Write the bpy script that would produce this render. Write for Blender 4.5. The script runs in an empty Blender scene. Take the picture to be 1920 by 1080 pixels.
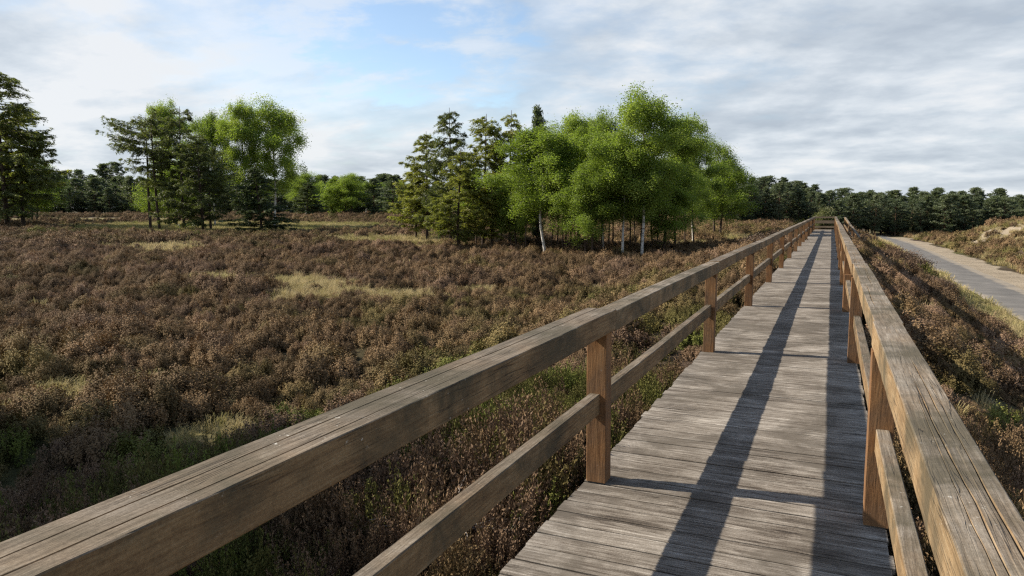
import bpy, math, random
import numpy as np
from mathutils import Vector

sc = bpy.context.scene
COL = sc.collection
R = math.radians
rng = np.random.default_rng(7)

# ------------------------------------------------------------------ camera
CAM_H = 1.65
F_PX, YAW, PITCH = 1350.0, R(23.836), R(6.256)
cam = bpy.data.cameras.new('camera')
cam.sensor_width = 36.0
cam.lens = 36.0 * F_PX / 1920.0
cam.clip_start, cam.clip_end = 0.05, 6000.0
camo = bpy.data.objects.new('camera', cam)
COL.objects.link(camo)
camo.location = (0, 0, CAM_H)
camo.rotation_euler = (math.pi / 2 - PITCH, 0, YAW)
sc.camera = camo

# ------------------------------------------------------------------ light
SUN_EL = R(35.0)
TRAV = Vector((0.988, 0.154, 0)).normalized()          # the way the light travels over the ground
sun = bpy.data.lights.new('sun', 'SUN')
sun.energy, sun.angle, sun.color = 5.0, R(0.53), (1.0, 0.89, 0.74)
suno = bpy.data.objects.new('sun', sun)
COL.objects.link(suno)
suno.rotation_euler = Vector((TRAV.x * math.cos(SUN_EL), TRAV.y * math.cos(SUN_EL), -math.sin(SUN_EL))).to_track_quat('-Z', 'Y').to_euler()

sc.view_settings.view_transform = 'Standard'
sc.view_settings.look = 'None'
sc.view_settings.gamma = 1.0
sc.cycles.use_denoising = False
sc.cycles.filter_width = 1.3
sc.view_settings.exposure = 0.85


class NT:
    """small node-tree helper"""
    def __init__(self, tree):
        self.t = tree
        self.t.nodes.clear()

    def n(self, kind, _inputs=None, **props):
        nd = self.t.nodes.new(kind)
        for k, v in props.items():
            setattr(nd, k, v)
        for k, v in (_inputs or {}).items():
            self.set(nd, k, v)
        return nd

    def set(self, nd, key, v):
        s = nd.inputs[key]
        if isinstance(v, bpy.types.NodeSocket):
            self.t.links.new(v, s)
        elif isinstance(v, bpy.types.Node):
            self.t.links.new(v.outputs[0], s)
        else:
            s.default_value = v

    def math(self, op, a, b=None, c=None, clamp=False):
        nd = self.n('ShaderNodeMath', operation=op, use_clamp=clamp)
        for i, v in enumerate((a, b, c)):
            if v is not None:
                self.set(nd, i, v)
        return nd.outputs[0]

    def ramp(self, fac, stops, interp='LINEAR'):
        nd = self.n('ShaderNodeValToRGB')
        cr = nd.color_ramp
        cr.interpolation = interp
        while len(cr.elements) < len(stops):
            cr.elements.new(0.5)
        for e, (p, c) in zip(cr.elements, stops):
            e.position = p
            if not isinstance(c, (tuple, list)):
                c = (c, c, c)
            e.color = (c[0], c[1], c[2], 1)
        self.set(nd, 0, fac)
        return nd.outputs[0]

    def mix(self, fac, a, b, mode='MIX'):
        nd = self.n('ShaderNodeMix', data_type='RGBA', blend_type=mode)
        for i, v in ((0, fac), (6, a), (7, b)):
            if isinstance(v, (tuple, list)) and len(v) == 3:
                v = (*v, 1)
            self.set(nd, i, v)
        return nd.outputs[2]

    def noise(self, vec, scale, detail=4, rough=0.55, lac=2.0, dist=0.0):
        nd = self.n('ShaderNodeTexNoise', {'Scale': scale, 'Detail': detail, 'Roughness': rough, 'Lacunarity': lac, 'Distortion': dist})
        if vec is not None:
            self.set(nd, 'Vector', vec)
        return nd.outputs[0]

    def mapping(self, vec, scale=(1, 1, 1), loc=(0, 0, 0), rot=(0, 0, 0)):
        nd = self.n('ShaderNodeMapping', {'Scale': scale, 'Location': loc, 'Rotation': rot})
        self.set(nd, 'Vector', vec)
        return nd.outputs[0]


# ------------------------------------------------------------------ sky
world = bpy.data.worlds.new('World')
sc.world = world
world.use_nodes = True
w = NT(world.node_tree)
sky = w.n('ShaderNodeTexSky', sky_type='NISHITA', sun_disc=False, sun_elevation=SUN_EL,
          sun_rotation=math.atan2(-TRAV.x, -TRAV.y) % (2 * math.pi), altitude=50.0, air_density=1.0, dust_density=0.6, ozone_density=1.2)
bg_sky = w.n('ShaderNodeBackground', {'Color': sky.outputs[0], 'Strength': 0.10})
tc = w.n('ShaderNodeTexCoord').outputs['Generated']
sep = w.n('ShaderNodeSeparateXYZ', {0: tc})
zc = w.math('ADD', w.math('MAXIMUM', sep.outputs[2], 0.0), 0.20)
u = w.math('DIVIDE', sep.outputs[0], zc)
v = w.math('DIVIDE', sep.outputs[1], zc)
uv = w.n('ShaderNodeCombineXYZ', {0: u, 1: v, 2: 0.0}).outputs[0]
# long soft banks, turned so that they lie across the view
uvr = w.mapping(uv, rot=(0, 0, R(-24)), scale=(0.85, 1.0, 1.0), loc=(3.1, 1.7, 0))
big = w.noise(uvr, 0.80, 8, 0.56, dist=0.10)
fine = w.noise(uvr, 4.2, 8, 0.62, dist=0.25)
azim = w.math('ARCTAN2', sep.outputs[0], sep.outputs[1])             # 0 along the boardwalk, negative to its left
# more cloud low down and to the right, a blue window high in the middle of the heath side
wx = w.math('DIVIDE', w.math('ADD', azim, 0.64), 0.34)
wz = w.math('DIVIDE', w.math('SUBTRACT', sep.outputs[2], 0.25), 0.115)
gap = w.math('EXPONENT', w.math('MULTIPLY', w.math('ADD', w.math('MULTIPLY', wx, wx), w.math('MULTIPLY', wz, wz)), -1.0))
low_ = w.math('EXPONENT', w.math('MULTIPLY', w.math('MAXIMUM', sep.outputs[2], 0.0), -14.0))
bias = w.math('ADD', w.math('SUBTRACT', 0.188, w.math('MULTIPLY', gap, 0.17)), w.math('MULTIPLY', low_, 0.10))
dens = w.math('ADD', w.math('ADD', w.math('MULTIPLY', big, 0.66), w.math('MULTIPLY', fine, 0.34)), bias)
mask = w.ramp(dens, [(0.46, 0.04), (0.55, 0.6), (0.70, 0.96)], 'EASE')
# the banks of cloud stand over the horizon; unseen overhead they are thinned to lower the fill light
mask = w.math('MULTIPLY', mask, w.ramp(sep.outputs[2], [(0.40, 1.0), (0.62, 0.12)]))
# brighter edges, greyer bellies: a second sample nearer the sun side
uvs = w.mapping(uv, rot=(0, 0, R(-24)), scale=(0.85, 1.0, 1.0), loc=(3.1 + 0.10, 1.7 + 0.10, 0))
big2 = w.noise(uvs, 0.80, 8, 0.56, dist=0.10)
rel = w.math('ADD', w.math('MULTIPLY', w.math('SUBTRACT', big, big2), 4.6), w.math('MULTIPLY', fine, 0.75))
right = w.math('MULTIPLY', w.math('ADD', azim, 0.75), 0.20, clamp=True)
rel2 = w.math('ADD', w.math('SUBTRACT', rel, right), 0.29)
ccol = w.ramp(rel2, [(0.05, (0.52, 0.59, 0.68)), (0.40, (0.65, 0.72, 0.80)), (0.66, (0.79, 0.85, 0.915)), (0.9, (0.93, 0.955, 0.985))])
bg_cl = w.n('ShaderNodeBackground', {'Color': ccol, 'Strength': 0.51})
mixs = w.n('ShaderNodeMixShader', {0: mask, 1: bg_sky.outputs[0], 2: bg_cl.outputs[0]})
w.n('ShaderNodeOutputWorld', {0: mixs.outputs[0]})


# ------------------------------------------------------------------ generic builders
def tag(o, label=None, cat=None, group=None, kind=None):
    if label: o['label'] = label
    if cat: o['category'] = cat
    if group: o['group'] = group
    if kind: o['kind'] = kind
    return o


def empty(name, loc=(0, 0, 0), rz=0.0):
    o = bpy.data.objects.new(name, None)
    o.empty_display_size = 0.3
    COL.objects.link(o)
    o.location = loc
    o.rotation_euler = (0, 0, rz)
    return o


def mesh_np(name, verts, faces, mat=None, attrs=None, smooth=False):
    """faces: an (n,k) int array, or a list of such arrays"""
    me = bpy.data.meshes.new(name)
    verts = np.asarray(verts, dtype=np.float32)
    fl = faces if isinstance(faces, list) else [faces]
    fl = [np.asarray(f, dtype=np.int32) for f in fl if len(f)]
    idx = np.concatenate([f.ravel() for f in fl])
    tot = np.concatenate([np.full(len(f), f.shape[1], dtype=np.int32) for f in fl])
    st = np.concatenate([[0], np.cumsum(tot)[:-1]]).astype(np.int32)
    me.vertices.add(len(verts)); me.vertices.foreach_set('co', verts.ravel())
    me.loops.add(len(idx)); me.loops.foreach_set('vertex_index', idx)
    me.polygons.add(len(tot)); me.polygons.foreach_set('loop_start', st); me.polygons.foreach_set('loop_total', tot)
    me.polygons.foreach_set('use_smooth', np.full(len(tot), smooth, dtype=bool))
    for k, a in (attrs or {}).items():
        at = me.attributes.new(k, 'FLOAT', 'POINT')
        at.data.foreach_set('value', np.asarray(a, dtype=np.float32))
    me.update(calc_edges=True)
    if mat: me.materials.append(mat)
    return me


def link(name, me, parent=None, loc=(0, 0, 0)):
    o = bpy.data.objects.new(name, me)
    COL.objects.link(o)
    o.location = loc
    if parent is not None: o.parent = parent
    return o


class MB:
    """collects quads/tris with per-vertex attributes"""
    def __init__(self): self.v, self.q, self.t, self.a, self.n = [], [], [], [], 0

    def add(self, v, q=None, t=None, a=0.0):
        v = np.asarray(v, dtype=np.float64).reshape(-1, 3)
        if q is not None and len(q): self.q.append(np.asarray(q) + self.n)
        if t is not None and len(t): self.t.append(np.asarray(t) + self.n)
        self.v.append(v)
        self.a.append(np.broadcast_to(np.asarray(a, dtype=np.float64), (len(v),)))
        self.n += len(v)

    def mesh(self, name, mat, attr='tint', smooth=False):
        f = []
        if self.q: f.append(np.concatenate(self.q))
        if self.t: f.append(np.concatenate(self.t))
        return mesh_np(name, np.concatenate(self.v), f, mat, {attr: np.concatenate(self.a)}, smooth)

    def tube(self, pts, rad, sides=6, a=0.0, cap=True):
        pts = np.asarray(pts, dtype=float); rad = np.broadcast_to(np.asarray(rad, dtype=float), (len(pts),))
        d = np.gradient(pts, axis=0); d /= np.linalg.norm(d, axis=1)[:, None] + 1e-9
        ref = np.array([0.0, 0, 1]) if abs(d[0, 2]) < 0.9 else np.array([1.0, 0, 0])
        s = np.cross(d, ref); s /= np.linalg.norm(s, axis=1)[:, None] + 1e-9
        b = np.cross(d, s)
        an = np.arange(sides) / sides * 2 * np.pi
        V = pts[:, None, :] + rad[:, None, None] * (np.cos(an)[None, :, None] * s[:, None, :] + np.sin(an)[None, :, None] * b[:, None, :])
        n = len(pts)
        i, j = np.meshgrid(np.arange(n - 1), np.arange(sides), indexing='ij')
        q = np.stack([i * sides + j, i * sides + (j + 1) % sides, (i + 1) * sides + (j + 1) % sides, (i + 1) * sides + j], -1).reshape(-1, 4)
        t = None
        if cap and sides > 2:
            t = np.array([[(n - 1) * sides, (n - 1) * sides + k, (n - 1) * sides + k + 1] for k in range(1, sides - 1)])
        self.add(V.reshape(-1, 3), q, t, a)

    def box(self, lo, hi, a=0.0):
        x0, y0, z0 = lo; x1, y1, z1 = hi
        v = [(x0, y0, z0), (x1, y0, z0), (x1, y1, z0), (x0, y1, z0), (x0, y0, z1), (x1, y0, z1), (x1, y1, z1), (x0, y1, z1)]
        self.add(v, [(0, 3, 2, 1), (4, 5, 6, 7), (0, 1, 5, 4), (1, 2, 6, 5), (2, 3, 7, 6), (3, 0, 4, 7)], None, a)


def unit(v): return v / (np.linalg.norm(v, axis=-1, keepdims=True) + 1e-9)


def leaf_quads(mb, c, L, W, rg, axis=None, spread=1.0, tint=None, normal=None):
    """diamond leaves at centres c, long axis near `axis` (or any way)"""
    n = len(c)
    d = rg.normal(size=(n, 3))
    if axis is not None: d = unit(np.asarray(axis)) + spread * 0.6 * d
    d = unit(d)
    b = unit(np.cross(d, rg.normal(size=(n, 3))))
    if normal is not None:                                # sprigs that lie in the skin of a cushion
        nn = unit(unit(normal) + 0.38 * rg.normal(size=(n, 3)))
        d = unit(np.cross(nn, rg.normal(size=(n, 3)))); b = np.cross(nn, d)
    L = np.broadcast_to(L, (n,))[:, None] * rg.uniform(0.7, 1.3, (n, 1)); W = np.broadcast_to(W, (n,))[:, None] * rg.uniform(0.7, 1.3, (n, 1))
    V = np.stack([c - d * L * 0.5, c + b * W * 0.5 - d * L * 0.06, c + d * L * 0.5, c - b * W * 0.5 - d * L * 0.06], 1).reshape(-1, 3)
    q = np.arange(n * 4).reshape(n, 4)
    a = rg.uniform(0, 1, n) if tint is None else tint
    mb.add(V, q, None, np.repeat(a, 4))


# cheap smooth value noise for shapes
_P = np.random.default_rng(99).uniform(-1, 1, (256, 256))


def vnoise(x, y):
    x = np.asarray(x, float); y = np.asarray(y, float)
    xi, yi = np.floor(x).astype(int), np.floor(y).astype(int)
    fx, fy = x - xi, y - yi
    fx, fy = fx * fx * (3 - 2 * fx), fy * fy * (3 - 2 * fy)
    g = lambda i, j: _P[i % 256, j % 256]
    return (g(xi, yi) * (1 - fx) + g(xi + 1, yi) * fx) * (1 - fy) + (g(xi, yi + 1) * (1 - fx) + g(xi + 1, yi + 1) * fx) * fy


def sstep(a, b, x):
    t = np.clip((np.asarray(x, float) - a) / (b - a), 0, 1)
    return t * t * (3 - 2 * t)


# ------------------------------------------------------------------ the lie of the land
ROAD_Z = -3.0


def road_c(y):                                          # centre line of the road: x for a given y
    y = np.asarray(y, float)
    return 8.75 - 4.5 * sstep(105, 190, y) - 0.3 * sstep(20, 60, y) * 0


def ground_z(x, y):
    x = np.asarray(x, float); y = np.asarray(y, float)
    d = np.hypot(x, y)
    plain = -1.85 + 0.9 * sstep(35, 130, d) + 0.10 * vnoise(x * 0.09, y * 0.09) + 0.06 * vnoise(x * 0.31 + 9, y * 0.31)
    bank = -0.50 + 0.05 * vnoise(x * 0.5, y * 0.5)
    left = bank + (plain - bank) * sstep(-1.6, -8.5, x)
    fall = sstep(0.9, 6.6, x)
    low = ROAD_Z - 0.05 + 0.0 * x
    right = bank + (low - bank) * (0.35 * fall + 0.65 * np.clip((x - 0.9) / 5.7, 0, 1))
    rc = road_c(y)
    # dunes on the far side of the road
    e = x - rc - 4.6 - 1.3 * vnoise(y * 0.05 + 3.3, 0.5) - 1.2 * vnoise(y * 0.16, 7.5)
    rise = sstep(0, 9, e) * 2.65 + sstep(0.0, 4.5, e) * 0.75 * (0.6 + 0.9 * vnoise(x * 0.13, y * 0.11))
    rise = rise + sstep(1, 6, e) * (0.40 * vnoise(x * 0.33 + 2, y * 0.3) + 0.2 * vnoise(x * 0.8, y * 0.8))
    rise = rise * sstep(128, 108, y) * sstep(14, 50, y)
    right = np.where(e > 0, low + np.maximum(rise, 0), right)
    z = np.where(x < 0, left, right)
    far = sstep(66, 90, y) * sstep(-8.5, -1.6, x) * sstep(9, 1.0, x)      # the bank ends behind the landing
    z = z + (np.where(x < 0, plain * sstep(0, -4, x) + low * (1 - sstep(0, -4, x)), low) - z) * far
    z = z + (low - z) * sstep(-8, 0, x) * sstep(80, 120, y) * (x < 0)
    return z


_cy, _sy, _cp, _sp = math.cos(YAW), math.sin(YAW), math.cos(PITCH), math.sin(PITCH)


def ray(px, py):
    a, b = px - 960.0, py - 540.0
    fw = F_PX * _cp - b * _sp
    up = -b * _cp - F_PX * _sp
    return np.array([a * _cy - fw * _sy, a * _sy + fw * _cy, up]) / F_PX


def at(px, py):
    """where the sight line through a place in the photograph meets the ground, and metres per photo pixel there"""
    r = ray(px, py)
    t = 2.0
    while t < 900:
        p = r * t
        if p[2] + CAM_H < float(ground_z(p[0], p[1])): break
        t *= 1.006
    p = r * t
    fwd = -p[0] * _sy + p[1] * _cy
    return p[0], p[1], float(ground_z(p[0], p[1])), fwd / F_PX


# ------------------------------------------------------------------ materials
def new_mat(name):
    m = bpy.data.materials.new(name)
    m.use_nodes = True
    return m, NT(m.node_tree)


def out(t, shader, disp=None):
    o = t.n('ShaderNodeOutputMaterial', {0: shader.outputs[0]})
    return o


def bump(t, h, strength, dist):
    return t.n('ShaderNodeBump', {'Height': h, 'Strength': strength, 'Distance': dist}).outputs[0]


def wood(name, stops, along, stain=None, lichen=0.0, grey_top=None, grain=1.0, spec_rough=0.85, plank_tone=False, contrast=1.35):
    """weathered timber; `along` is the axis of the grain in object space"""
    m, t = new_mat(name)
    co = t.n('ShaderNodeTexCoord').outputs['Object']
    s_long, s_wide = 5.0, 95.0 * grain
    sca = [s_wide] * 3; sca['xyz'.index(along)] = s_long
    g1 = t.noise(t.mapping(co, sca), 1.0, 6, 0.65, dist=0.3)
    sca2 = [11.0 * grain] * 3; sca2['xyz'.index(along)] = 1.8
    g2 = t.noise(t.mapping(co, sca2, loc=(4, 2, 7)), 1.0, 5, 0.6, dist=0.5)
    blot = t.noise(co, 2.3, 5, 0.62)
    f = t.math('ADD', t.math('ADD', t.math('MULTIPLY', g1, 0.42), t.math('MULTIPLY', g2, 0.24)), t.math('ADD', t.math('MULTIPLY', blot, 0.18), t.math('MULTIPLY', t.noise(co, 130.0, 3, 0.75), 0.22)))
    f = t.math('ADD', t.math('MULTIPLY', t.math('SUBTRACT', f, 0.5), contrast), 0.5)
    if plank_tone:
        tone = t.n('ShaderNodeAttribute', attribute_name='tint').outputs['Fac']
        f = t.math('ADD', f, t.math('MULTIPLY', t.math('SUBTRACT', tone, 0.5), 0.14))
    f = t.math('ADD', f, t.math('MULTIPLY', t.math('SUBTRACT', t.n('ShaderNodeObjectInfo').outputs['Random'], 0.5), 0.12))
    col = t.ramp(f, stops)
    if grey_top is not None:
        geo = t.n('ShaderNodeNewGeometry').outputs['Normal']
        up = t.n('ShaderNodeSeparateXYZ', {0: geo}).outputs[2]
        k = t.math('MULTIPLY', t.ramp(up, [(0.25, 0.0), (0.8, 1.0)]), t.ramp(blot, [(0.3, 0.55), (0.6, 1.0)]))
        col = t.mix(k, col, t.ramp(f, grey_top))
    if stain is not None:
        st = t.noise(t.mapping(co, (0.9, 0.9, 0.9), loc=(8, 1, 3)), 1.9, 6, 0.68, dist=0.6)
        col = t.mix(t.ramp(st, [(0.45, 0.0), (0.62, 0.85)]), col, stain)
    if lichen > 0:
        sp = t.noise(co, 46.0, 3, 0.7)
        reg = t.noise(co, 3.1, 3, 0.6)
        lk = t.math('MULTIPLY', t.ramp(sp, [(0.66, 0.0), (0.72, 1.0)]), t.ramp(reg, [(0.48, 0.0), (0.62, lichen)]))
        col = t.mix(lk, col, (0.50, 0.49, 0.44))
    # hairline splits in the timber
    sca3 = [30.0] * 3; sca3['xyz'.index(along)] = 0.9
    sp2 = t.noise(t.mapping(co, sca3, loc=(1, 5, 2)), 1.0, 3, 0.5, dist=0.2)
    split = t.ramp(t.math('ABSOLUTE', t.math('SUBTRACT', sp2, 0.5)), [(0.0, 1.0), (0.012, 0.0)])
    sel = t.ramp(t.noise(co, 1.4, 2, 0.5), [(0.52, 0.0), (0.62, 0.7)])
    split = t.math('MULTIPLY', split, sel)
    col = t.mix(split, col, (0.018, 0.014, 0.011))
    h = t.math('SUBTRACT', t.math('ADD', t.math('MULTIPLY', g1, 0.7), t.math('MULTIPLY', g2, 0.6)), t.math('MULTIPLY', split, 0.9))
    bs = t.n('ShaderNodeBsdfPrincipled', {'Base Color': col, 'Roughness': spec_rough, 'Specular IOR Level': 0.25,
                                          'Normal': bump(t, h, 0.75, 0.006)})
    out(t, bs)
    return m


M_RAIL_Y = wood('rail_timber', [(0.2, (0.05, 0.032, 0.018)), (0.42, (0.150, 0.095, 0.048)), (0.6, (0.235, 0.158, 0.082)), (0.8, (0.315, 0.235, 0.14))], 'y',
                stain=(0.062, 0.054, 0.034), lichen=1.0, contrast=2.0,
                grey_top=[(0.2, (0.030, 0.025, 0.020)), (0.42, (0.086, 0.071, 0.054)), (0.58, (0.150, 0.126, 0.098)), (0.8, (0.27, 0.24, 0.20))])
M_RAIL_X = wood('cross_rail_timber', [(0.25, (0.05, 0.04, 0.03)), (0.5, (0.15, 0.115, 0.08)), (0.8, (0.27, 0.22, 0.16))], 'x', lichen=0.5)
M_POST = wood('post_timber', [(0.2, (0.035, 0.017, 0.009)), (0.42, (0.135, 0.064, 0.026)), (0.6, (0.235, 0.124, 0.054)), (0.8, (0.33, 0.20, 0.10))], 'z', grain=0.6, contrast=1.6, lichen=0.3,
              stain=(0.12, 0.075, 0.045))
M_DECK = wood('deck_timber', [(0.22, (0.035, 0.029, 0.024)), (0.38, (0.095, 0.079, 0.063)), (0.50, (0.176, 0.155, 0.130)), (0.63, (0.252, 0.227, 0.195)), (0.8, (0.43, 0.40, 0.355))], 'x',
              stain=(0.095, 0.082, 0.066), lichen=0.55, plank_tone=True, grain=0.7, contrast=2.3)
M_BEARER = wood('bearer_timber', [(0.3, (0.03, 0.024, 0.018)), (0.7, (0.10, 0.08, 0.06))], 'y')


def foliage(name, stops, transl=0.35, noise_scale=0.7, tint_amt=0.35, rough=0.55, tr_gain=(1.25, 1.35, 0.6)):
    m, t = new_mat(name)
    co = t.n('ShaderNodeTexCoord').outputs['Object']
    tint = t.n('ShaderNodeAttribute', attribute_name='tint').outputs['Fac']
    rnd = t.n('ShaderNodeObjectInfo').outputs['Random']
    nz = t.noise(co, noise_scale, 3, 0.6)
    f = t.math('ADD', t.math('ADD', t.math('MULTIPLY', t.math('SUBTRACT', tint, 0.5), tint_amt),
                                    t.math('MULTIPLY', t.math('SUBTRACT', rnd, 0.5), 0.25)), nz)
    col = t.ramp(f, stops)
    tc_ = t.mix(1.0, col, tr_gain, 'MULTIPLY')
    d = t.n('ShaderNodeBsdfPrincipled', {'Base Color': col, 'Roughness': rough, 'Specular IOR Level': 0.3})
    tr = t.n('ShaderNodeBsdfTranslucent', {'Color': tc_})
    mx = t.n('ShaderNodeMixShader', {0: transl, 1: d.outputs[0], 2: tr.outputs[0]})
    out(t, mx)
    return m


M_BIRCH = foliage('birch_leaves', [(0.2, (0.115, 0.160, 0.028)), (0.5, (0.195, 0.262, 0.054)), (0.8, (0.285, 0.345, 0.085))], 0.48)
M_LARCH = foliage('larch_needles', [(0.2, (0.115, 0.130, 0.032)), (0.5, (0.215, 0.228, 0.058)), (0.8, (0.310, 0.305, 0.085))], 0.46)
M_LARCHD = foliage('dark_larch_needles', [(0.2, (0.056, 0.072, 0.028)), (0.5, (0.110, 0.132, 0.046)), (0.8, (0.170, 0.182, 0.064))], 0.40)
M_PINE = foliage('pine_needles', [(0.2, (0.044, 0.064, 0.040)), (0.5, (0.098, 0.124, 0.074)), (0.8, (0.165, 0.188, 0.112))], 0.3, noise_scale=0.5)
M_SPRUCE = foliage('spruce_needles', [(0.2, (0.030, 0.046, 0.018)), (0.5, (0.060, 0.085, 0.030)), (0.8, (0.100, 0.125, 0.042))], 0.25)
M_SHRUB = foliage('shrub_leaves', [(0.2, (0.060, 0.070, 0.030)), (0.5, (0.125, 0.135, 0.058)), (0.8, (0.19, 0.19, 0.085))], 0.25)
M_BROOM = foliage('broom_flowers', [(0.2, (0.075, 0.080, 0.018)), (0.5, (0.155, 0.148, 0.030)), (0.8, (0.27, 0.235, 0.045))], 0.25)
M_BROWNBUSH = foliage('brown_bush_sprigs', [(0.2, (0.055, 0.036, 0.024)), (0.5, (0.115, 0.076, 0.052)), (0.8, (0.17, 0.12, 0.085))], 0.12)


def bark(name, stops, scale=(6, 6, 2.2), birch=False):
    m, t = new_mat(name)
    co = t.n('ShaderNodeTexCoord').outputs['Object']
    nz = t.noise(t.mapping(co, scale), 1.0, 5, 0.65)
    col = t.ramp(nz, stops)
    if birch:
        b = t.noise(t.mapping(co, (2.2, 2.2, 9.0)), 1.0, 4, 0.6, dist=0.4)
        col = t.mix(t.ramp(b, [(0.56, 0.0), (0.64, 1.0)]), col, (0.030, 0.026, 0.022))
        base = t.n('ShaderNodeSeparateXYZ', {0: co}).outputs[2]
        kz = t.math('ADD', t.math('MULTIPLY', base, 0.14), t.math('MULTIPLY', nz, 0.3))
        twig = t.n('ShaderNodeAttribute', attribute_name='tint').outputs['Fac']
        col = t.mix(twig, col, (0.045, 0.032, 0.024))
    bs = t.n('ShaderNodeBsdfPrincipled', {'Base Color': col, 'Roughness': 0.9, 'Specular IOR Level': 0.2, 'Normal': bump(t, nz, 0.6, 0.03)})
    out(t, bs)
    return m


M_BARK_B = bark('birch_bark', [(0.3, (0.40, 0.38, 0.34)), (0.7, (0.68, 0.66, 0.62))], birch=True)
M_BARK_D = bark('dark_bark', [(0.3, (0.030, 0.022, 0.017)), (0.7, (0.095, 0.068, 0.050))])
M_BARK_P = bark('pine_bark', [(0.3, (0.05, 0.033, 0.024)), (0.7, (0.16, 0.095, 0.06))])


def ground_mat():
    m, t = new_mat('heath_soil')
    co = t.n('ShaderNodeNewGeometry').outputs['Position']
    a = t.noise(co, 0.55, 6, 0.65)
    b = t.noise(co, 7.0, 5, 0.7)
    c = t.noise(co, 0.06, 4, 0.6)
    f = t.math('ADD', t.math('MULTIPLY', a, 0.5), t.math('MULTIPLY', b, 0.5))
    brown = t.ramp(f, [(0.3, (0.020, 0.015, 0.011)), (0.52, (0.062, 0.044, 0.032)), (0.72, (0.115, 0.084, 0.062))])
    olive = t.ramp(f, [(0.3, (0.022, 0.024, 0.009)), (0.55, (0.072, 0.070, 0.026)), (0.75, (0.155, 0.142, 0.062))])
    col = t.mix(t.ramp(c, [(0.42, 0.0), (0.6, 1.0)]), brown, olive)
    sand = t.ramp(f, [(0.3, (0.15, 0.122, 0.085)), (0.55, (0.285, 0.240, 0.178)), (0.75, (0.39, 0.335, 0.255))])
    grass = t.ramp(f, [(0.3, (0.075, 0.068, 0.026)), (0.55, (0.20, 0.172, 0.075)), (0.75, (0.30, 0.255, 0.125))])
    sa = t.n('ShaderNodeAttribute', attribute_name='sand').outputs['Fac']
    gr = t.n('ShaderNodeAttribute', attribute_name='grass').outputs['Fac']
    brk = t.math('MULTIPLY', t.math('SUBTRACT', a, 0.5), 1.2)
    col = t.mix(t.ramp(t.math('ADD', gr, brk), [(0.35, 0.0), (0.62, 1.0)]), col, grass)
    col = t.mix(t.ramp(t.math('ADD', sa, brk), [(0.38, 0.0), (0.60, 1.0)]), col, sand)
    h = t.math('ADD', b, a)
    bs = t.n('ShaderNodeBsdfPrincipled', {'Base Color': col, 'Roughness': 0.95, 'Specular IOR Level': 0.1, 'Normal': bump(t, h, 0.8, 0.08)})
    out(t, bs)
    return m


def road_mat():
    m, t = new_mat('asphalt')
    co = t.n('ShaderNodeNewGeometry').outputs['Position']
    a = t.noise(co, 0.7, 5, 0.6)
    b = t.noise(co, 60.0, 2, 0.6)
    col = t.ramp(t.math('ADD', t.math('MULTIPLY', a, 0.7), t.math('MULTIPLY', b, 0.3)),
                 [(0.3, (0.090, 0.087, 0.082)), (0.55, (0.140, 0.134, 0.125)), (0.75, (0.205, 0.192, 0.172))])
    ed = t.n('ShaderNodeAttribute', attribute_name='edge').outputs['Fac']
    dust = t.math('ADD', ed, t.math('MULTIPLY', t.math('SUBTRACT', a, 0.5), 1.6))
    col = t.mix(t.ramp(dust, [(0.55, 0.0), (1.0, 0.8)]), col, (0.27, 0.232, 0.178))
    bs = t.n('ShaderNodeBsdfPrincipled', {'Base Color': col, 'Roughness': 0.9, 'Specular IOR Level': 0.2, 'Normal': bump(t, b, 0.4, 0.006)})
    out(t, bs)
    return m


# ------------------------------------------------------------------ ground, sand track, road
GRASS_SPOTS = []            # x, y, radius along x, radius along y, strength


def spot(px, py, rx, ry):
    x, y, z, k = at(px, py)
    GRASS_SPOTS.append((x, y, rx, ry))


for a_ in [(400, 526, 1.9, .6), (470, 530, 2.0, .55), (540, 533, 2.0, .9), (590, 541, 1.5, .8), (655, 551, 1.3, .6), (745, 556, 1.3, .6), (700, 569, 1.2, .45), (800, 560, .9, .4),
           (580, 556, 1.5, .8), (905, 550, 1.2, .8), (150, 733, .8, .35), (70, 768, .9, .35), (205, 727, .55, .3), (235, 738, .5, .3), (440, 815, .7, .45), (360, 842, .6, .3),
           (270, 842, .6, .4), (930, 820, .3, .2), (25, 655, .7, .4), (720, 452, 6, 3), (770, 458, 5, 2.6), (820, 466, 3, 1.2), (300, 466, 4, 2), (320, 473, 3, 1.5), (560, 540, 1, 1),
           (340, 425, 15, 14), (420, 426, 15, 15), (540, 426, 15, 13), (150, 411, 34, 26), (60, 413, 26, 20), (245, 412, 22, 20), (1300, 462, 3, 1.5), (1390, 452, 2, 4)]:
    spot(*a_)


def grass_amt(x, y):
    x = np.asarray(x, float); y = np.asarray(y, float)
    g = np.zeros_like(x)
    wx_ = x + 0.5 * vnoise(x * 0.9, y * 0.9); wy_ = y + 0.5 * vnoise(x * 0.9 + 40, y * 0.9)
    for (sx, sy, rx, ry) in GRASS_SPOTS:
        # long axis lies across the line of sight
        dx, dy = wx_ - sx, wy_ - sy
        n = math.hypot(sx, sy)
        ux, uy = sx / n, sy / n
        al, ac = dx * ux + dy * uy, -dx * uy + dy * ux
        g = np.maximum(g, np.exp(-((al / (ry * 1.6)) ** 2 + (ac / rx) ** 2) * 1.2))
    verge = sstep(4.6, 6.2, x) * sstep(0.2, -0.2, x - road_c(y) + 1.2)
    g = np.maximum(g, verge * 0.8)
    return g


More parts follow.
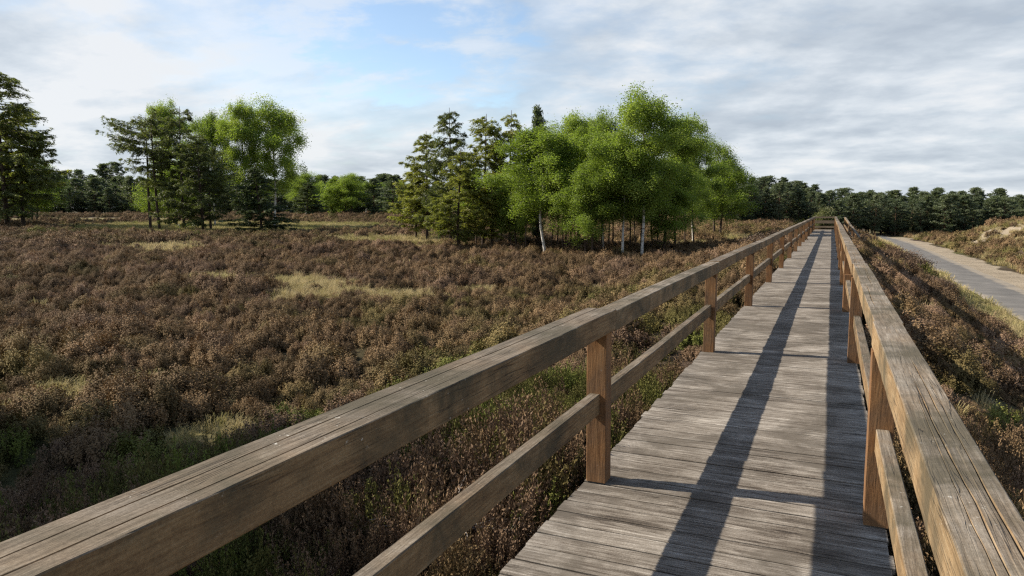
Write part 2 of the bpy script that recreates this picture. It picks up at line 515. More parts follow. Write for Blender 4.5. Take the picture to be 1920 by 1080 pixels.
def dune_sand(x, y):
    e = np.asarray(x, float) - road_c(y)
    s = sstep(1.0, 1.5, e) * sstep(4.4, 2.9, e + 0.8 * vnoise(y * 0.3, 3.1)) * (y < 135)
    bare = sstep(4.4, 5.2, e) * sstep(0.10, 0.5, vnoise(x * 0.16 + 5, y * 0.14 + 2) + 0.45 * vnoise(x * 0.8, y * 0.7)) * sstep(140, 120, y) * 0.75
    return np.maximum(s, bare)


def axis(fine_lo, fine_hi, step, far, grow=1.09):
    a = list(np.arange(fine_lo, fine_hi + 1e-6, step))
    s, p = step, a[-1]
    while p < far: s *= grow; p += s; a.append(p)
    s, p = step, a[0]
    while p > -far: s *= grow; p -= s; a.insert(0, p)
    return np.array(a)


gx = axis(-26, 30, 0.4, 2600); gy = axis(-3, 70, 0.45, 2600, 1.06)
X, Y = np.meshgrid(gx, gy, indexing='ij')
Z = ground_z(X, Y)
Z = Z - 0.0000 * X
nx, ny = len(gx), len(gy)
i, j = np.meshgrid(np.arange(nx - 1), np.arange(ny - 1), indexing='ij')
gq = np.stack([i * ny + j, (i + 1) * ny + j, (i + 1) * ny + j + 1, i * ny + j + 1], -1).reshape(-1, 4)
M_SOIL = ground_mat()
gme = mesh_np('ground', np.stack([X, Y, Z], -1).reshape(-1, 3), gq, M_SOIL,
              {'sand': dune_sand(X, Y).ravel(), 'grass': grass_amt(X, Y).ravel()}, smooth=True)
tag(link('ground', gme), kind='structure')

ry_ = np.arange(-20, 200, 1.5)
rx_ = np.array([-1.25, -1.0, -0.5, 0, 0.6, 1.25, 1.7])
V = np.array([[float(road_c(y)) + o + 0.10 * float(vnoise(y * 0.5, 2.2 if o < 0 else 8.1)) * (abs(o) > 1.1), y, ROAD_Z + 0.012 - (0.03 if abs(o) > 1.1 else 0) + 0.02 * (1 - o * o / 1.6)] for y in ry_ for o in rx_])
E_ = np.array([1.0 if abs(o) > 1.1 else (0.55 if abs(o) > 0.9 else 0.1) for y in ry_ for o in rx_])
m_ = len(rx_)
i, j = np.meshgrid(np.arange(len(ry_) - 1), np.arange(m_ - 1), indexing='ij')
rq = np.stack([i * m_ + j, i * m_ + j + 1, (i + 1) * m_ + j + 1, (i + 1) * m_ + j], -1).reshape(-1, 4)
tag(link('road', mesh_np('road', V, rq, road_mat(), {'edge': E_}, smooth=True)), kind='structure')

# ------------------------------------------------------------------ boardwalk
DX0, DX1, DY0, DY1 = -1.315, 0.33, -2.6, 64.0
bw = tag(empty('boardwalk', (0, 0, 0)), 'long straight grey wooden boardwalk of cross planks between two railings', 'boardwalk')
mb = MB()
rp = np.random.default_rng(3)
y = DY0
while y < DY1:
    wd = rp.uniform(0.138, 0.146)
    z1 = rp.normal(0, 0.0014); tl = rp.normal(0, 0.0012)
    xa, xb = DX0 + rp.normal(0, 0.006), DX1 + rp.normal(0, 0.006)
    nseg = 10 if y < 16 else 3
    xs = np.linspace(xa, xb, nseg + 1)
    r_ = 0.004
    prof = [(0, -0.032), (0, -r_), (r_, 0), (wd * .5, 0.0008), (wd - r_, 0), (wd, -r_), (wd, -0.032)]
    if y < 16:                                           # worn ribs along the board
        prof = [(0, -0.032), (0, -r_)]
        nr = 7
        for k in range(nr):
            y0 = r_ + (wd - 2 * r_) * k / nr; y1 = r_ + (wd - 2 * r_) * (k + 1) / nr
            dep = rp.uniform(0.002, 0.005)
            prof += [(y0 + 0.002, 0), (y1 - 0.005, rp.normal(0, 0.0005)), (y1 - 0.002, -dep)]
        prof += [(wd, -r_), (wd, -0.032)]
    prof = np.array(prof)
    wob = rp.normal(0, 0.0012, nseg + 1)
    VV = np.stack([np.repeat(xs, len(prof)), (y + prof[None, :, 0] + wob[:, None]).ravel(),
                   (z1 + tl * np.linspace(-1, 1, nseg + 1)[:, None] + prof[None, :, 1]).ravel()], -1)
    m_ = len(prof)
    i, j = np.meshgrid(np.arange(nseg), np.arange(m_ - 1), indexing='ij')
    q = np.stack([i * m_ + j, (i + 1) * m_ + j, (i + 1) * m_ + j + 1, i * m_ + j + 1], -1).reshape(-1, 4)
    base = mb.n
    pt = rp.uniform(0.2, 0.8)
    mb.add(VV, q, None, np.tile(np.clip(pt + np.repeat(rp.normal(0, 0.35, len(prof) // 3 + 1), 3)[:len(prof)], -0.4, 1.4), nseg + 1))
    for e in (0, nseg):                                   # end grain
        ring = np.arange(e * m_, (e + 1) * m_)
        mb.t.append(np.array([[ring[0], ring[k], ring[k + 1]] for k in range(1, m_ - 1)]) + base)
    y += wd + rp.uniform(0.007, 0.013)
link('deck', mb.mesh('deck', M_DECK), bw)
for xx in (DX0 + 0.16, DX1 - 0.16, (DX0 + DX1) / 2):
    b = MB(); b.box((xx - 0.05, DY0, -0.22), (xx + 0.05, DY1, -0.036)); link('bearer', b.mesh('bearer', M_BEARER), bw)
# trestle legs down into the bank
for yy in np.arange(4.12, 64, 4.37):
    for xx in (DX0 + 0.07, DX1 - 0.07):
        b = MB(); b.box((xx - 0.05, yy - 0.05, -0.9), (xx + 0.05, yy + 0.05, -0.036)); link('support', b.mesh('support', M_BEARER), bw)


def timber(p0, p1, wd, ht, seed, cracks=0, opn=0.15, res=0.06, wob=0.003, rnd=0.008):
    """a sawn beam from p0 to p1 (centres of its ends), mostly along y: rounded arrises, slight warp and opened cracks on its top"""
    rg = np.random.default_rng(seed)
    p0, p1 = np.array(p0, float), np.array(p1, float)
    L = np.linalg.norm(p1 - p0); n = max(2, int(L / res))
    d = (p1 - p0) / L
    side = np.cross(d, [0, 0, 1.0]); side /= np.linalg.norm(side)
    up = np.cross(side, d)
    hw, hh = wd / 2, ht / 2
    cr = [((-0.62 + 1.3 * (q_ + 0.5 + rg.uniform(-.3, .3)) / max(1, cracks)) * hw, rg.uniform(0.15, 0.35), rg.uniform(0, 50), rg.uniform(0.0, 0.35)) for q_ in range(cracks)]
    cr.sort()
    T = np.linspace(0, 1, n + 1)
    rows = []
    for k, t_ in enumerate(T):
        s = t_ * L
        pts = [(-hw, -hh + rnd), (-hw, hh - rnd * 0.5), (-hw + rnd * 0.5, hh)]
        last = -hw + rnd * 0.5
        for (c0, _, ph, th) in cr:
            c = c0 + 0.012 * float(vnoise(s * 0.6 + ph * 3.7, ph)) + 0.003 * float(vnoise(s * 4, ph + 9))
            open_ = max(0.0, float(vnoise(s * 0.8 + ph, ph)) * 1.5 + opn - th)
            g = min(1.0, open_) * 0.0023
            c = max(c, last + 0.012)
            pts += [(c - g - 0.0008, hh), (c, hh - g * 4.0), (c + g + 0.0008, hh)]
            last = c + g + 0.001
        pts += [(hw - rnd * 0.5, hh), (hw, hh - rnd * 0.5), (hw, -hh + rnd), (hw - rnd, -hh), (-hw + rnd, -hh)]
        P = np.array(pts)
        sx = wob * float(vnoise(s * 0.7, seed * 1.7)); sz = wob * float(vnoise(s * 0.7, seed * 1.7 + 31))
        j_ = wob * 0.25 * vnoise(np.arange(len(P)) * 3.1 + seed, s * 9.0)
        rows.append(p0 + d * s + np.outer(P[:, 0] + sx + j_, side) + np.outer(P[:, 1] + sz + j_, up))
    m_ = len(rows[0])
    i, j = np.meshgrid(np.arange(n), np.arange(m_), indexing='ij')
    q = np.stack([i * m_ + j, i * m_ + (j + 1) % m_, (i + 1) * m_ + (j + 1) % m_, (i + 1) * m_ + j], -1).reshape(-1, 4)
    mb = MB()
    mb.add(np.concatenate(rows), q)
    for e, flip in ((0, 1), (n, -1)):
        c = rows[e].mean(0)
        b0 = mb.n
        mb.add(np.vstack([rows[e], c]), None, [[m_, (k + (flip < 0)) % m_, (k + (flip > 0)) % m_] for k in range(m_)])
    return mb


def post_mesh(x, y, z0, z1, s, seed, mat):
    b = timber((0, 0, 0), (0, 1, 0), s, s, seed, 0, res=0.12 / (z1 - z0), wob=0.0, rnd=0.007)
    v = np.concatenate(b.v)
    # stand the beam up: its length runs along z
    rg = np.random.default_rng(seed)
    L = z1 - z0
    vv = np.stack([v[:, 0], -v[:, 2], z0 + v[:, 1] * L], -1)
    vv[:, 0] += 0.0015 * vnoise(vv[:, 2] * 3, seed); vv[:, 1] += 0.0015 * vnoise(vv[:, 2] * 3 + 7, seed)
    vv[:, :2] += np.array([rg.normal(0, 0.004), rg.normal(0, 0.004)]) * (vv[:, 2:3] - z0)
    vv += np.array([x, y, 0])
    b.v = [vv]; b.a = [np.concatenate(b.a)]
    return b.mesh('post', mat)


P0, PS, NP = 4.06 + 0.06, 4.37, 14
posts_y = [P0 + PS * k for k in range(-2, NP)]
posts_y = [yy for yy in posts_y if yy > -2.4]

# left railing
rl = tag(empty('railing', (-1.24, 0, 0)), 'railing along the heath side of the boardwalk, its near top rail widest with open splits', 'railing')
lx = -1.24
for k, yy in enumerate(posts_y):
    o = link('post', post_mesh(0, yy, 0.003, 0.925, 0.12, 100 + k, M_POST), rl)
for k in range(len(posts_y) - 1):
    y0, y1 = posts_y[k] + 0.062, posts_y[k + 1] - 0.062
    o = link('mid_rail', timber((-1.248 - lx, y0, 0.487), (-1.248 - lx + rp.normal(0, .003), y1, 0.487 + rp.normal(0, .004)), 0.064, 0.128, 200 + k, 0, res=0.1).mesh('mid_rail', M_RAIL_Y), rl)
ends = [DY0] + [yy + 0.04 for yy in posts_y[1:]]
ends[-1] = 63.2
for k in range(len(ends) - 1):
    near = ends[k] < 3
    wd = 0.180 if near else 0.126
    xi = -1.155
    if ends[k + 1] < 0: continue
    xc = xi - wd / 2 + rp.normal(0, 0.003)
    zt = 1.056 if near else 1.052 + rp.normal(0, 0.003)
    y0 = ends[k] + 0.0015 if not near else ends[k]
    o = link('top_rail', timber((xc - lx, y0, zt - 0.0625), (xc - lx + rp.normal(0, .004), ends[k + 1] - 0.0015, zt - 0.0625), wd, 0.125, 300 + k * 3, (2 if near else 3) if ends[k] < 12 else 1, 0.45 if near else 0.1,
                                res=0.035 if near else (0.06 if ends[k] < 10 else 0.25), wob=0.004, rnd=0.006).mesh('top_rail', M_RAIL_Y), rl)

# right railing
rr = tag(empty('railing', (0.283, 0, 0)), 'railing along the road side of the boardwalk, sunlit on its inner face', 'railing')
qx = 0.283
for k, yy in enumerate(posts_y):
    link('post', post_mesh(0, yy, 0.003, 0.925, 0.12, 500 + k, M_POST), rr)
for k in range(len(posts_y) - 1):
    y0, y1 = posts_y[k] + 0.062, posts_y[k + 1] - 0.062
    link('mid_rail', timber((0.290 - qx, y0, 0.462), (0.290 - qx + rp.normal(0, .003), y1, 0.462 + rp.normal(0, .004)), 0.064, 0.125, 600 + k, 0, res=0.1).mesh('mid_rail', M_RAIL_Y), rr)
for k in range(len(ends) - 1):
    if ends[k + 1] < 0: continue
    wd = 0.135
    xc = 0.288 + rp.normal(0, 0.004)
    link('top_rail', timber((xc - qx, ends[k] + 0.0015, 1.070 - 0.064), (xc - qx + rp.normal(0, .004), ends[k + 1] - 0.0015, 1.070 - 0.064), wd, 0.128, 707 + k * 3, 4 if ends[k] < 12 else 1, 0.02,
                            res=0.03 if ends[k] < 3 else (0.06 if ends[k] < 10 else 0.25), wob=0.004, rnd=0.006).mesh('top_rail', M_RAIL_Y), rr)
# short doubling timber strapped to the second right post, with its bolt hole
o = link('post_splice', post_mesh(-0.005, posts_y[3] - 0.125, 0.003, 0.60, 0.105, 560, M_POST), rr)

# cross railing that closes the far end
ec = tag(empty('railing', (-0.5, 63.6, 0)), 'short cross railing of three bars closing the far end of the boardwalk', 'railing')
for nm, zc_, ht, wd in (('top_rail', 0.99, 0.12, 0.12), ('mid_rail', 0.62, 0.24, 0.05), ('low_rail', 0.22, 0.14, 0.05)):
    b = MB(); b.box((-0.82, -wd / 2, zc_ - ht / 2), (0.80, wd / 2, zc_ + ht / 2)); link(nm, b.mesh(nm, M_RAIL_X), ec)
for xx in (-0.80, 0.78):
    link('post', post_mesh(xx, 0.12, 0.003, 1.0, 0.11, 900 + int(xx * 10), M_POST), ec)

# ramp that turns back to the right behind the far end
rm = tag(empty('ramp', (0.28, 63.4, -0.08)), 'plank ramp with one railing going down behind the far right end', 'ramp')
def rampz(y): return -0.075 * (63.4 - y)
b = MB()
yy = 0.0
while yy > -15:
    b.box((-0.45 + (-yy) * 0.03, yy - 0.14, rampz(63.4 + yy) - 0.035), (0.75 + (-yy) * 0.045, yy, rampz(63.4 + yy)), rp.uniform(0, 1)); yy -= 0.148
link('ramp_deck', b.mesh('ramp_deck', M_DECK), rm)
for k in range(6):
    yy = -k * 2.8
    link('post', post_mesh(0.70 - yy * 0.045, yy - 0.1, rampz(63.4 + yy) - 0.3, rampz(63.4 + yy) + 0.98, 0.11, 950 + k, M_POST), rm)
link('top_rail', timber((0.70, 0.1, 1.04), (0.70 + 14.4 * 0.045, -14.3, 1.04 - 0.075 * 14.4), 0.12, 0.12, 990, 0, res=0.4).mesh('top_rail', M_RAIL_Y), rm)
link('mid_rail', timber((0.66, 0.1, 0.5), (0.66 + 14.4 * 0.045, -14.3, 0.5 - 0.075 * 14.4), 0.05, 0.12, 991, 0, res=0.4).mesh('mid_rail', M_RAIL_Y), rm)


# ------------------------------------------------------------------ trees: templates 10 m tall
def curve(p, d, L, n, droop, rg, wig=0.12):
    """a polyline that starts at p along d and bends down (droop>0) or up"""
    pts = [np.array(p, float)]
    d = np.array(d, float)
    for k in range(n):
        d = d + np.array([0, 0, -droop / n]) + rg.normal(0, wig / math.sqrt(n), 3)
        d /= np.linalg.norm(d)
        pts.append(pts[-1] + d * L / n)
    return np.array(pts)


def along(pts, t):
    t = np.clip(t, 0, 0.9999) * (len(pts) - 1)
    i = t.astype(int)
    f = (t - i)[:, None]
    return pts[i] * (1 - f) + pts[i + 1] * f


def make_birch(seed, W=3.6, leaves=15000, lsz=0.125, crown0=0.2, shape=0.42, lean=0.3, stems=1, limbs=34):
    rg = np.random.default_rng(seed)
    tr, lf = MB(), MB()
    cl = []                                               # cluster centres with spread and hang
    for s_ in range(stems):
        H = 10.0 * (1.0 if s_ == 0 else rg.uniform(0.72, 0.9))
        off = np.array([0, 0, 0]) if s_ == 0 else np.array([rg.uniform(-.35, .35), rg.uniform(-.35, .35), 0])
        lv = rg.uniform(-lean, lean, 2) + off[:2] * 2.0
        hz = np.linspace(0, 1, 12)
        trunk = np.stack([off[0] + lv[0] * hz ** 1.4 + 0.12 * vnoise(hz * 3, seed + .3 + s_), off[1] + lv[1] * hz ** 1.4 + 0.12 * vnoise(hz * 3, seed + 5.3 + s_), hz * H - 0.15], -1)
        tr.tube(trunk, 0.062 * (1 - hz) ** 0.8 + 0.010, 8, a=np.repeat(sstep(0.55, 0.85, hz), 8))
        for k in range(limbs):
            t = crown0 + (0.97 - crown0) * ((k + rg.uniform(0, 1)) / limbs) ** 0.9
            p = along(trunk, np.array([t]))[0]
            u_ = (t - crown0) / (1 - crown0)
            prof = (min(1, u_ / shape) ** 0.55 if u_ < shape else max(0.0, 1 - (u_ - shape) / (1 - shape)) ** 0.5)
            L = (W / 2) * prof * rg.uniform(0.55, 1.2) / max(0.6, stems ** 0.3) + 0.25
            az = k * 2.399 + rg.uniform(-.5, .5)
            el = R(rg.uniform(28, 60) + 22 * u_)
            d = np.array([math.cos(az) * math.cos(el), math.sin(az) * math.cos(el), math.sin(el)])
            lim = curve(p, d, L * 1.35, 6, 0.85, rg)
            tr.tube(lim, np.linspace(0.035 * (1 - t) + 0.012, 0.005, 7), 4, a=0.8)
            nt = max(2, int(L * 4.0))
            for q in range(nt):
                tt = rg.uniform(0.3, 1.0)
                pp = along(lim, np.array([tt]))[0]
                dd = rg.normal(size=3); dd[2] = abs(dd[2]) * 0.3; dd = dd / np.linalg.norm(dd) + 0.6 * d
                tw = curve(pp, dd / np.linalg.norm(dd), rg.uniform(0.35, 1.0), 5, 2.4, rg)
                tr.tube(tw, np.linspace(0.009, 0.003, 6), 3, a=1.0)
                cl.append((tw, rg.uniform(0.10, 0.24), rg.uniform(0.5, 1.4)))
            cl.append((lim[2:], 0.16, 1.0))
    wts = np.array([c[2] for c in cl]); wts /= wts.sum()
    cnt = rg.multinomial(leaves, wts)
    for (tw, sp, _), n in zip(cl, cnt):
        if n == 0: continue
        c = along(tw, rg.uniform(0.15, 1, n)) + rg.normal(0, sp, (n, 3)) * np.array([1, 1, 0.9])
        c[:, 2] += rg.normal(0.02, 0.22, n)
        leaf_quads(lf, c, lsz, lsz * 0.8, rg, tint=np.clip(rg.uniform(0, 1) * 0.6 + rg.uniform(0, .4, n), 0, 1))
    return tr, lf


def make_larch(seed, W=3.4, n_leaf=11000, first=0.12, taper=0.8, whorls=24, lsz=0.17, gap=0.25, droop=0.15, flat_top=False):
    rg = np.random.default_rng(seed)
    tr, lf = MB(), MB()
    hz = np.linspace(0, 1, 12)
    lv = rg.uniform(-.25, .25, 2)
    trunk = np.stack([lv[0] * hz + 0.05 * vnoise(hz * 3, seed + .3), lv[1] * hz + 0.05 * vnoise(hz * 3, seed + 5.3), hz * 10 - 0.15], -1)
    tr.tube(trunk, 0.075 * (1 - hz) ** 0.9 + 0.010, 8)
    br = []
    for k in range(whorls):
        t = first + (0.985 - first) * (k + rg.uniform(-.3, .3)) / whorls
        t = min(max(t, first), 0.985)
        p = along(trunk, np.array([t]))[0]
        u_ = (t - first) / (1 - first)
        prof = max(0.05, (1 - u_) ** taper) * (0.55 + 0.45 * min(1, u_ / 0.22))
        if flat_top: prof = (0.45 + 0.55 * sstep(0.2, 0.65, u_)) * max(0.12, 1 - max(0, u_ - 0.72) / 0.33) * (1 if u_ > 0.3 or rg.uniform() > 0.45 else 0.4)
        for b_ in range(rg.integers(3, 6)):
            L = (W / 2) * prof * rg.uniform(0.55, 1.18) + 0.12
            az = rg.uniform(0, 2 * math.pi)
            el = R(rg.uniform(-12, 18) + 30 * u_ ** 2)
            d = np.array([math.cos(az) * math.cos(el), math.sin(az) * math.cos(el), math.sin(el)])
            lim = curve(p, d, L * 1.06, 6, droop * rg.uniform(-0.8, 1.5), rg, 0.14)
            lim[-2:, 2] += np.array([0.03, 0.09]) * L
            tr.tube(lim, np.linspace(0.026 * (1 - t) + 0.010, 0.004, 7), 4)
            br.append((lim, L, 1.0))
            for q in range(int(L * 6.5)):
                tt = rg.uniform(0.25, 0.98)
                pp = along(lim, np.array([tt]))[0]
                sd = np.cross(d, [0, 0, 1]) * rg.choice([-1, 1]) + d * 0.6 + np.array([0, 0, rg.uniform(-.45, .1)])
                tw = curve(pp, sd / np.linalg.norm(sd), rg.uniform(0.2, 0.7) * (1.2 - tt * .6), 3, 0.9, rg)
                tr.tube(tw, np.linspace(0.008, 0.003, 4), 3)
                br.append((tw, 0.4, 1.0))
    wts = np.array([c[1] * rg.uniform(0.35, 1.3) for c in br]); wts /= wts.sum()
    cnt = rg.multinomial(n_leaf, wts)
    for (tw, L, _), n in zip(br, cnt):
        if n == 0: continue
        c = along(tw, rg.uniform(gap, 1, n)) + rg.normal(0, 0.040, (n, 3))
        c[:, 2] -= np.abs(rg.normal(0, 0.07, n))
        leaf_quads(lf, c, lsz, lsz * 0.21, rg, axis=np.tile(unit(tw[-1] - tw[0]) + np.array([0, 0, -0.35]), (n, 1)), spread=0.9,
                   tint=np.clip(rg.uniform(0, 1) * 0.6 + rg.uniform(0, .4, n), 0, 1))
    return tr, lf


def make_pine(seed, W=4.2, n_leaf=5200, first=0.25, lsz=0.30, puffs=70, shape=0.35, bare=True):
    rg = np.random.default_rng(seed)
    tr, lf = MB(), MB()
    hz = np.linspace(0, 1, 9)
    lv = rg.uniform(-.3, .3, 2)
    trunk = np.stack([lv[0] * hz + 0.1 * vnoise(hz * 3, seed + .3), lv[1] * hz, hz * 9.8 - 0.15], -1)
    tr.tube(trunk, 0.13 * (1 - hz) ** 0.8 + 0.015, 7)
    per = n_leaf // puffs
    for k in range(puffs):
        t = first + (0.99 - first) * ((k + rg.uniform(0, 1)) / puffs)
        p = along(trunk, np.array([t]))[0]
        u_ = (t - first) / (1 - first)
        prof = min(1, u_ / shape + 0.3) if u_ < shape else max(0.06, 1 - (u_ - shape) / (1 - shape)) ** 0.78
        L = (W / 2) * prof * rg.uniform(0.4, 1.25) + 0.1
        az = k * 2.399 + rg.uniform(-.6, .6)
        el = R(rg.uniform(0, 28) + 35 * u_ ** 2)
        d = np.array([math.cos(az) * math.cos(el), math.sin(az) * math.cos(el), math.sin(el)])
        lim = curve(p, d, L, 4, -0.3, rg)
        tr.tube(lim, np.linspace(0.03 * (1 - t) + 0.012, 0.006, 5), 4)
        for sub in (1.0, 0.62):
            c0 = along(lim, np.array([sub]))[0]
            n = per // 2
            rad = rg.uniform(0.22, 0.5)
            v_ = unit(rg.normal(size=(n, 3)))
            c = c0 + v_ * rad * rg.uniform(0.3, 1, (n, 1)) * np.array([1.25, 1.25, 0.62])
            leaf_quads(lf, c, lsz, lsz * 0.36, rg, axis=v_ + np.array([0, 0, 0.5]), spread=0.9, tint=np.clip(rg.uniform(0, 1) * .6 + rg.uniform(0, .4, n), 0, 1))
    return tr, lf


def make_spruce(seed, W=4.6, n_leaf=26000, lsz=0.24):
    return make_larch(seed, W, n_leaf, first=0.06, taper=0.85, whorls=26, lsz=lsz, gap=0.05, droop=0.5)


def make_shrub(seed, W=2.0, Ht=1.4, n=5000, lsz=0.07, stems=60):
    rg = np.random.default_rng(seed)
    tr, lf = MB(), MB()
    per = n // stems
    for k in range(stems):
        az = rg.uniform(0, 6.283); r_ = math.sqrt(rg.uniform(0, 1))
        tip = np.array([math.cos(az) * r_ * W / 2, math.sin(az) * r_ * W / 2, Ht * math.sqrt(max(0.08, 1 - r_ * r_ * 0.85)) * rg.uniform(0.78, 1.12)])
        b0 = np.array([tip[0] * 0.15, tip[1] * 0.15, -0.1])
        T = np.linspace(0, 1, 5)[:, None]
        st = b0 + (tip - b0) * T + np.array([0, 0, 1]) * 0.2 * Ht * np.sin(T * np.pi) + rg.normal(0, 0.02 * W, (5, 3)) * (T > 0)
        tr.tube(st, np.linspace(0.016, 0.003, 5), 3)
        c = along(st, rg.uniform(0.35, 1.0, per) ** 0.8) + rg.normal(0, 0.055 * W, (per, 3)) * np.array([1, 1, 0.8])
        leaf_quads(lf, c, lsz, lsz * 0.6, rg, axis=np.tile([tip[0] * .4, tip[1] * .4, 1.0], (per, 1)), spread=1.5, tint=np.clip(rg.uniform(0, 1) * .6 + rg.uniform(0, .4, per), 0, 1))
    return tr, lf


TEMPL = {}


def templ(key, made, mt, ml, W):
    tr, lf = made
    # true size of what was grown, so that every copy can be set to a measured height and width
    lv = np.concatenate(lf.v)
    hh = float(np.percentile(lv[:, 2], 99.9)) / 10.0
    ww = 2 * float(np.percentile(np.hypot(lv[:, 0] - lv[:, 0].mean(), lv[:, 1] - lv[:, 1].mean()), 95))
    TEMPL[key] = (tr.mesh(key + '_trunk', mt, smooth=True), lf.mesh(key + '_crown', ml), ww, hh)


for k_ in range(4):
    templ(f'birch{k_}', make_birch(11 + k_, W=3.7, crown0=(0.30, 0.34, 0.27, 0.36)[k_], shape=(0.40, 0.5, 0.35, 0.45)[k_], stems=(1, 1, 2, 1)[k_], limbs=(36, 34, 26, 38)[k_], leaves=56000, lsz=0.078), (M_BARK_B, M_BARK_D, M_BARK_D, M_BARK_B)[k_], M_BIRCH, 3.7)
for k_ in range(2):
    templ(f'slim{k_}', make_birch(31 + k_, W=2.4, crown0=0.42, shape=0.5, limbs=24, leaves=12000, lsz=0.085), M_BARK_D, M_BIRCH, 2.4)
for k_ in range(4):
    templ(f'larch{k_}', make_larch(51 + k_, W=3.6, first=(0.17, 0.22, 0.26, 0.18)[k_], taper=(0.75, 0.6, 0.7, 0.9)[k_], n_leaf=23000, lsz=0.19), M_BARK_D, M_LARCH, 3.6)
for k_ in range(2):
    templ(f'dark_larch{k_}', make_larch(61 + k_, W=4.4, first=0.12, taper=0.62, n_leaf=(27000, 21000)[k_], lsz=0.18, whorls=(26, 18)[k_], droop=0.4), M_BARK_D, M_LARCHD, 4.4)
for k_ in range(2):
    templ(f'open_larch{k_}', make_larch(66 + k_, W=4.4, first=0.42, flat_top=True, n_leaf=11000, lsz=0.19, droop=0.0, whorls=15), M_BARK_D, M_LARCHD, 4.4)
for k_ in range(5):
    templ(f'pine{k_}', make_pine(71 + k_, W=(4.2, 4.8, 3.8, 5.2, 4.4)[k_], first=(0.10, 0.14, 0.05, 0.12, 0.08)[k_], n_leaf=8000, puffs=90, shape=(0.4, 0.55, 0.5, 0.6, 0.45)[k_]), M_BARK_P, M_PINE, 4.4)
templ('spruce0', make_spruce(81), M_BARK_D, M_SPRUCE, 4.6)
templ('spruce1', make_spruce(82, W=5.2), M_BARK_D, M_SPRUCE, 5.2)
for k_ in range(2):
    templ(f'far_birch{k_}', make_birch(91 + k_, W=4.6, crown0=0.08, shape=0.4, limbs=26, leaves=5000, lsz=0.27), M_BARK_D, M_BIRCH, 4.6)


def tree(name, key, loc, height, width, label, cat='tree', group=None, rz=None):
    tm, cm, W, Hn = TEMPL[key]
    o = empty(name, loc, rng.uniform(0, 6.28) if rz is None else rz)
    s = height / 10.0 / Hn
    sw = width / W
    o.scale = (sw, sw, s)
    tag(o, label, cat, group)
    link('trunk', tm, o)
    link('crown', cm, o)
    return o


def tree_px(name, key, px, base, top, wpx, label, group=None, cat='tree'):
    x, y, z, k = at(px, base)
    return tree(name, key, (x, y, z - 0.05), (base - top) * k * 0.965, wpx * k * (1.12 if 'birch' in key or 'slim' in key else 1.0), label, cat, group)


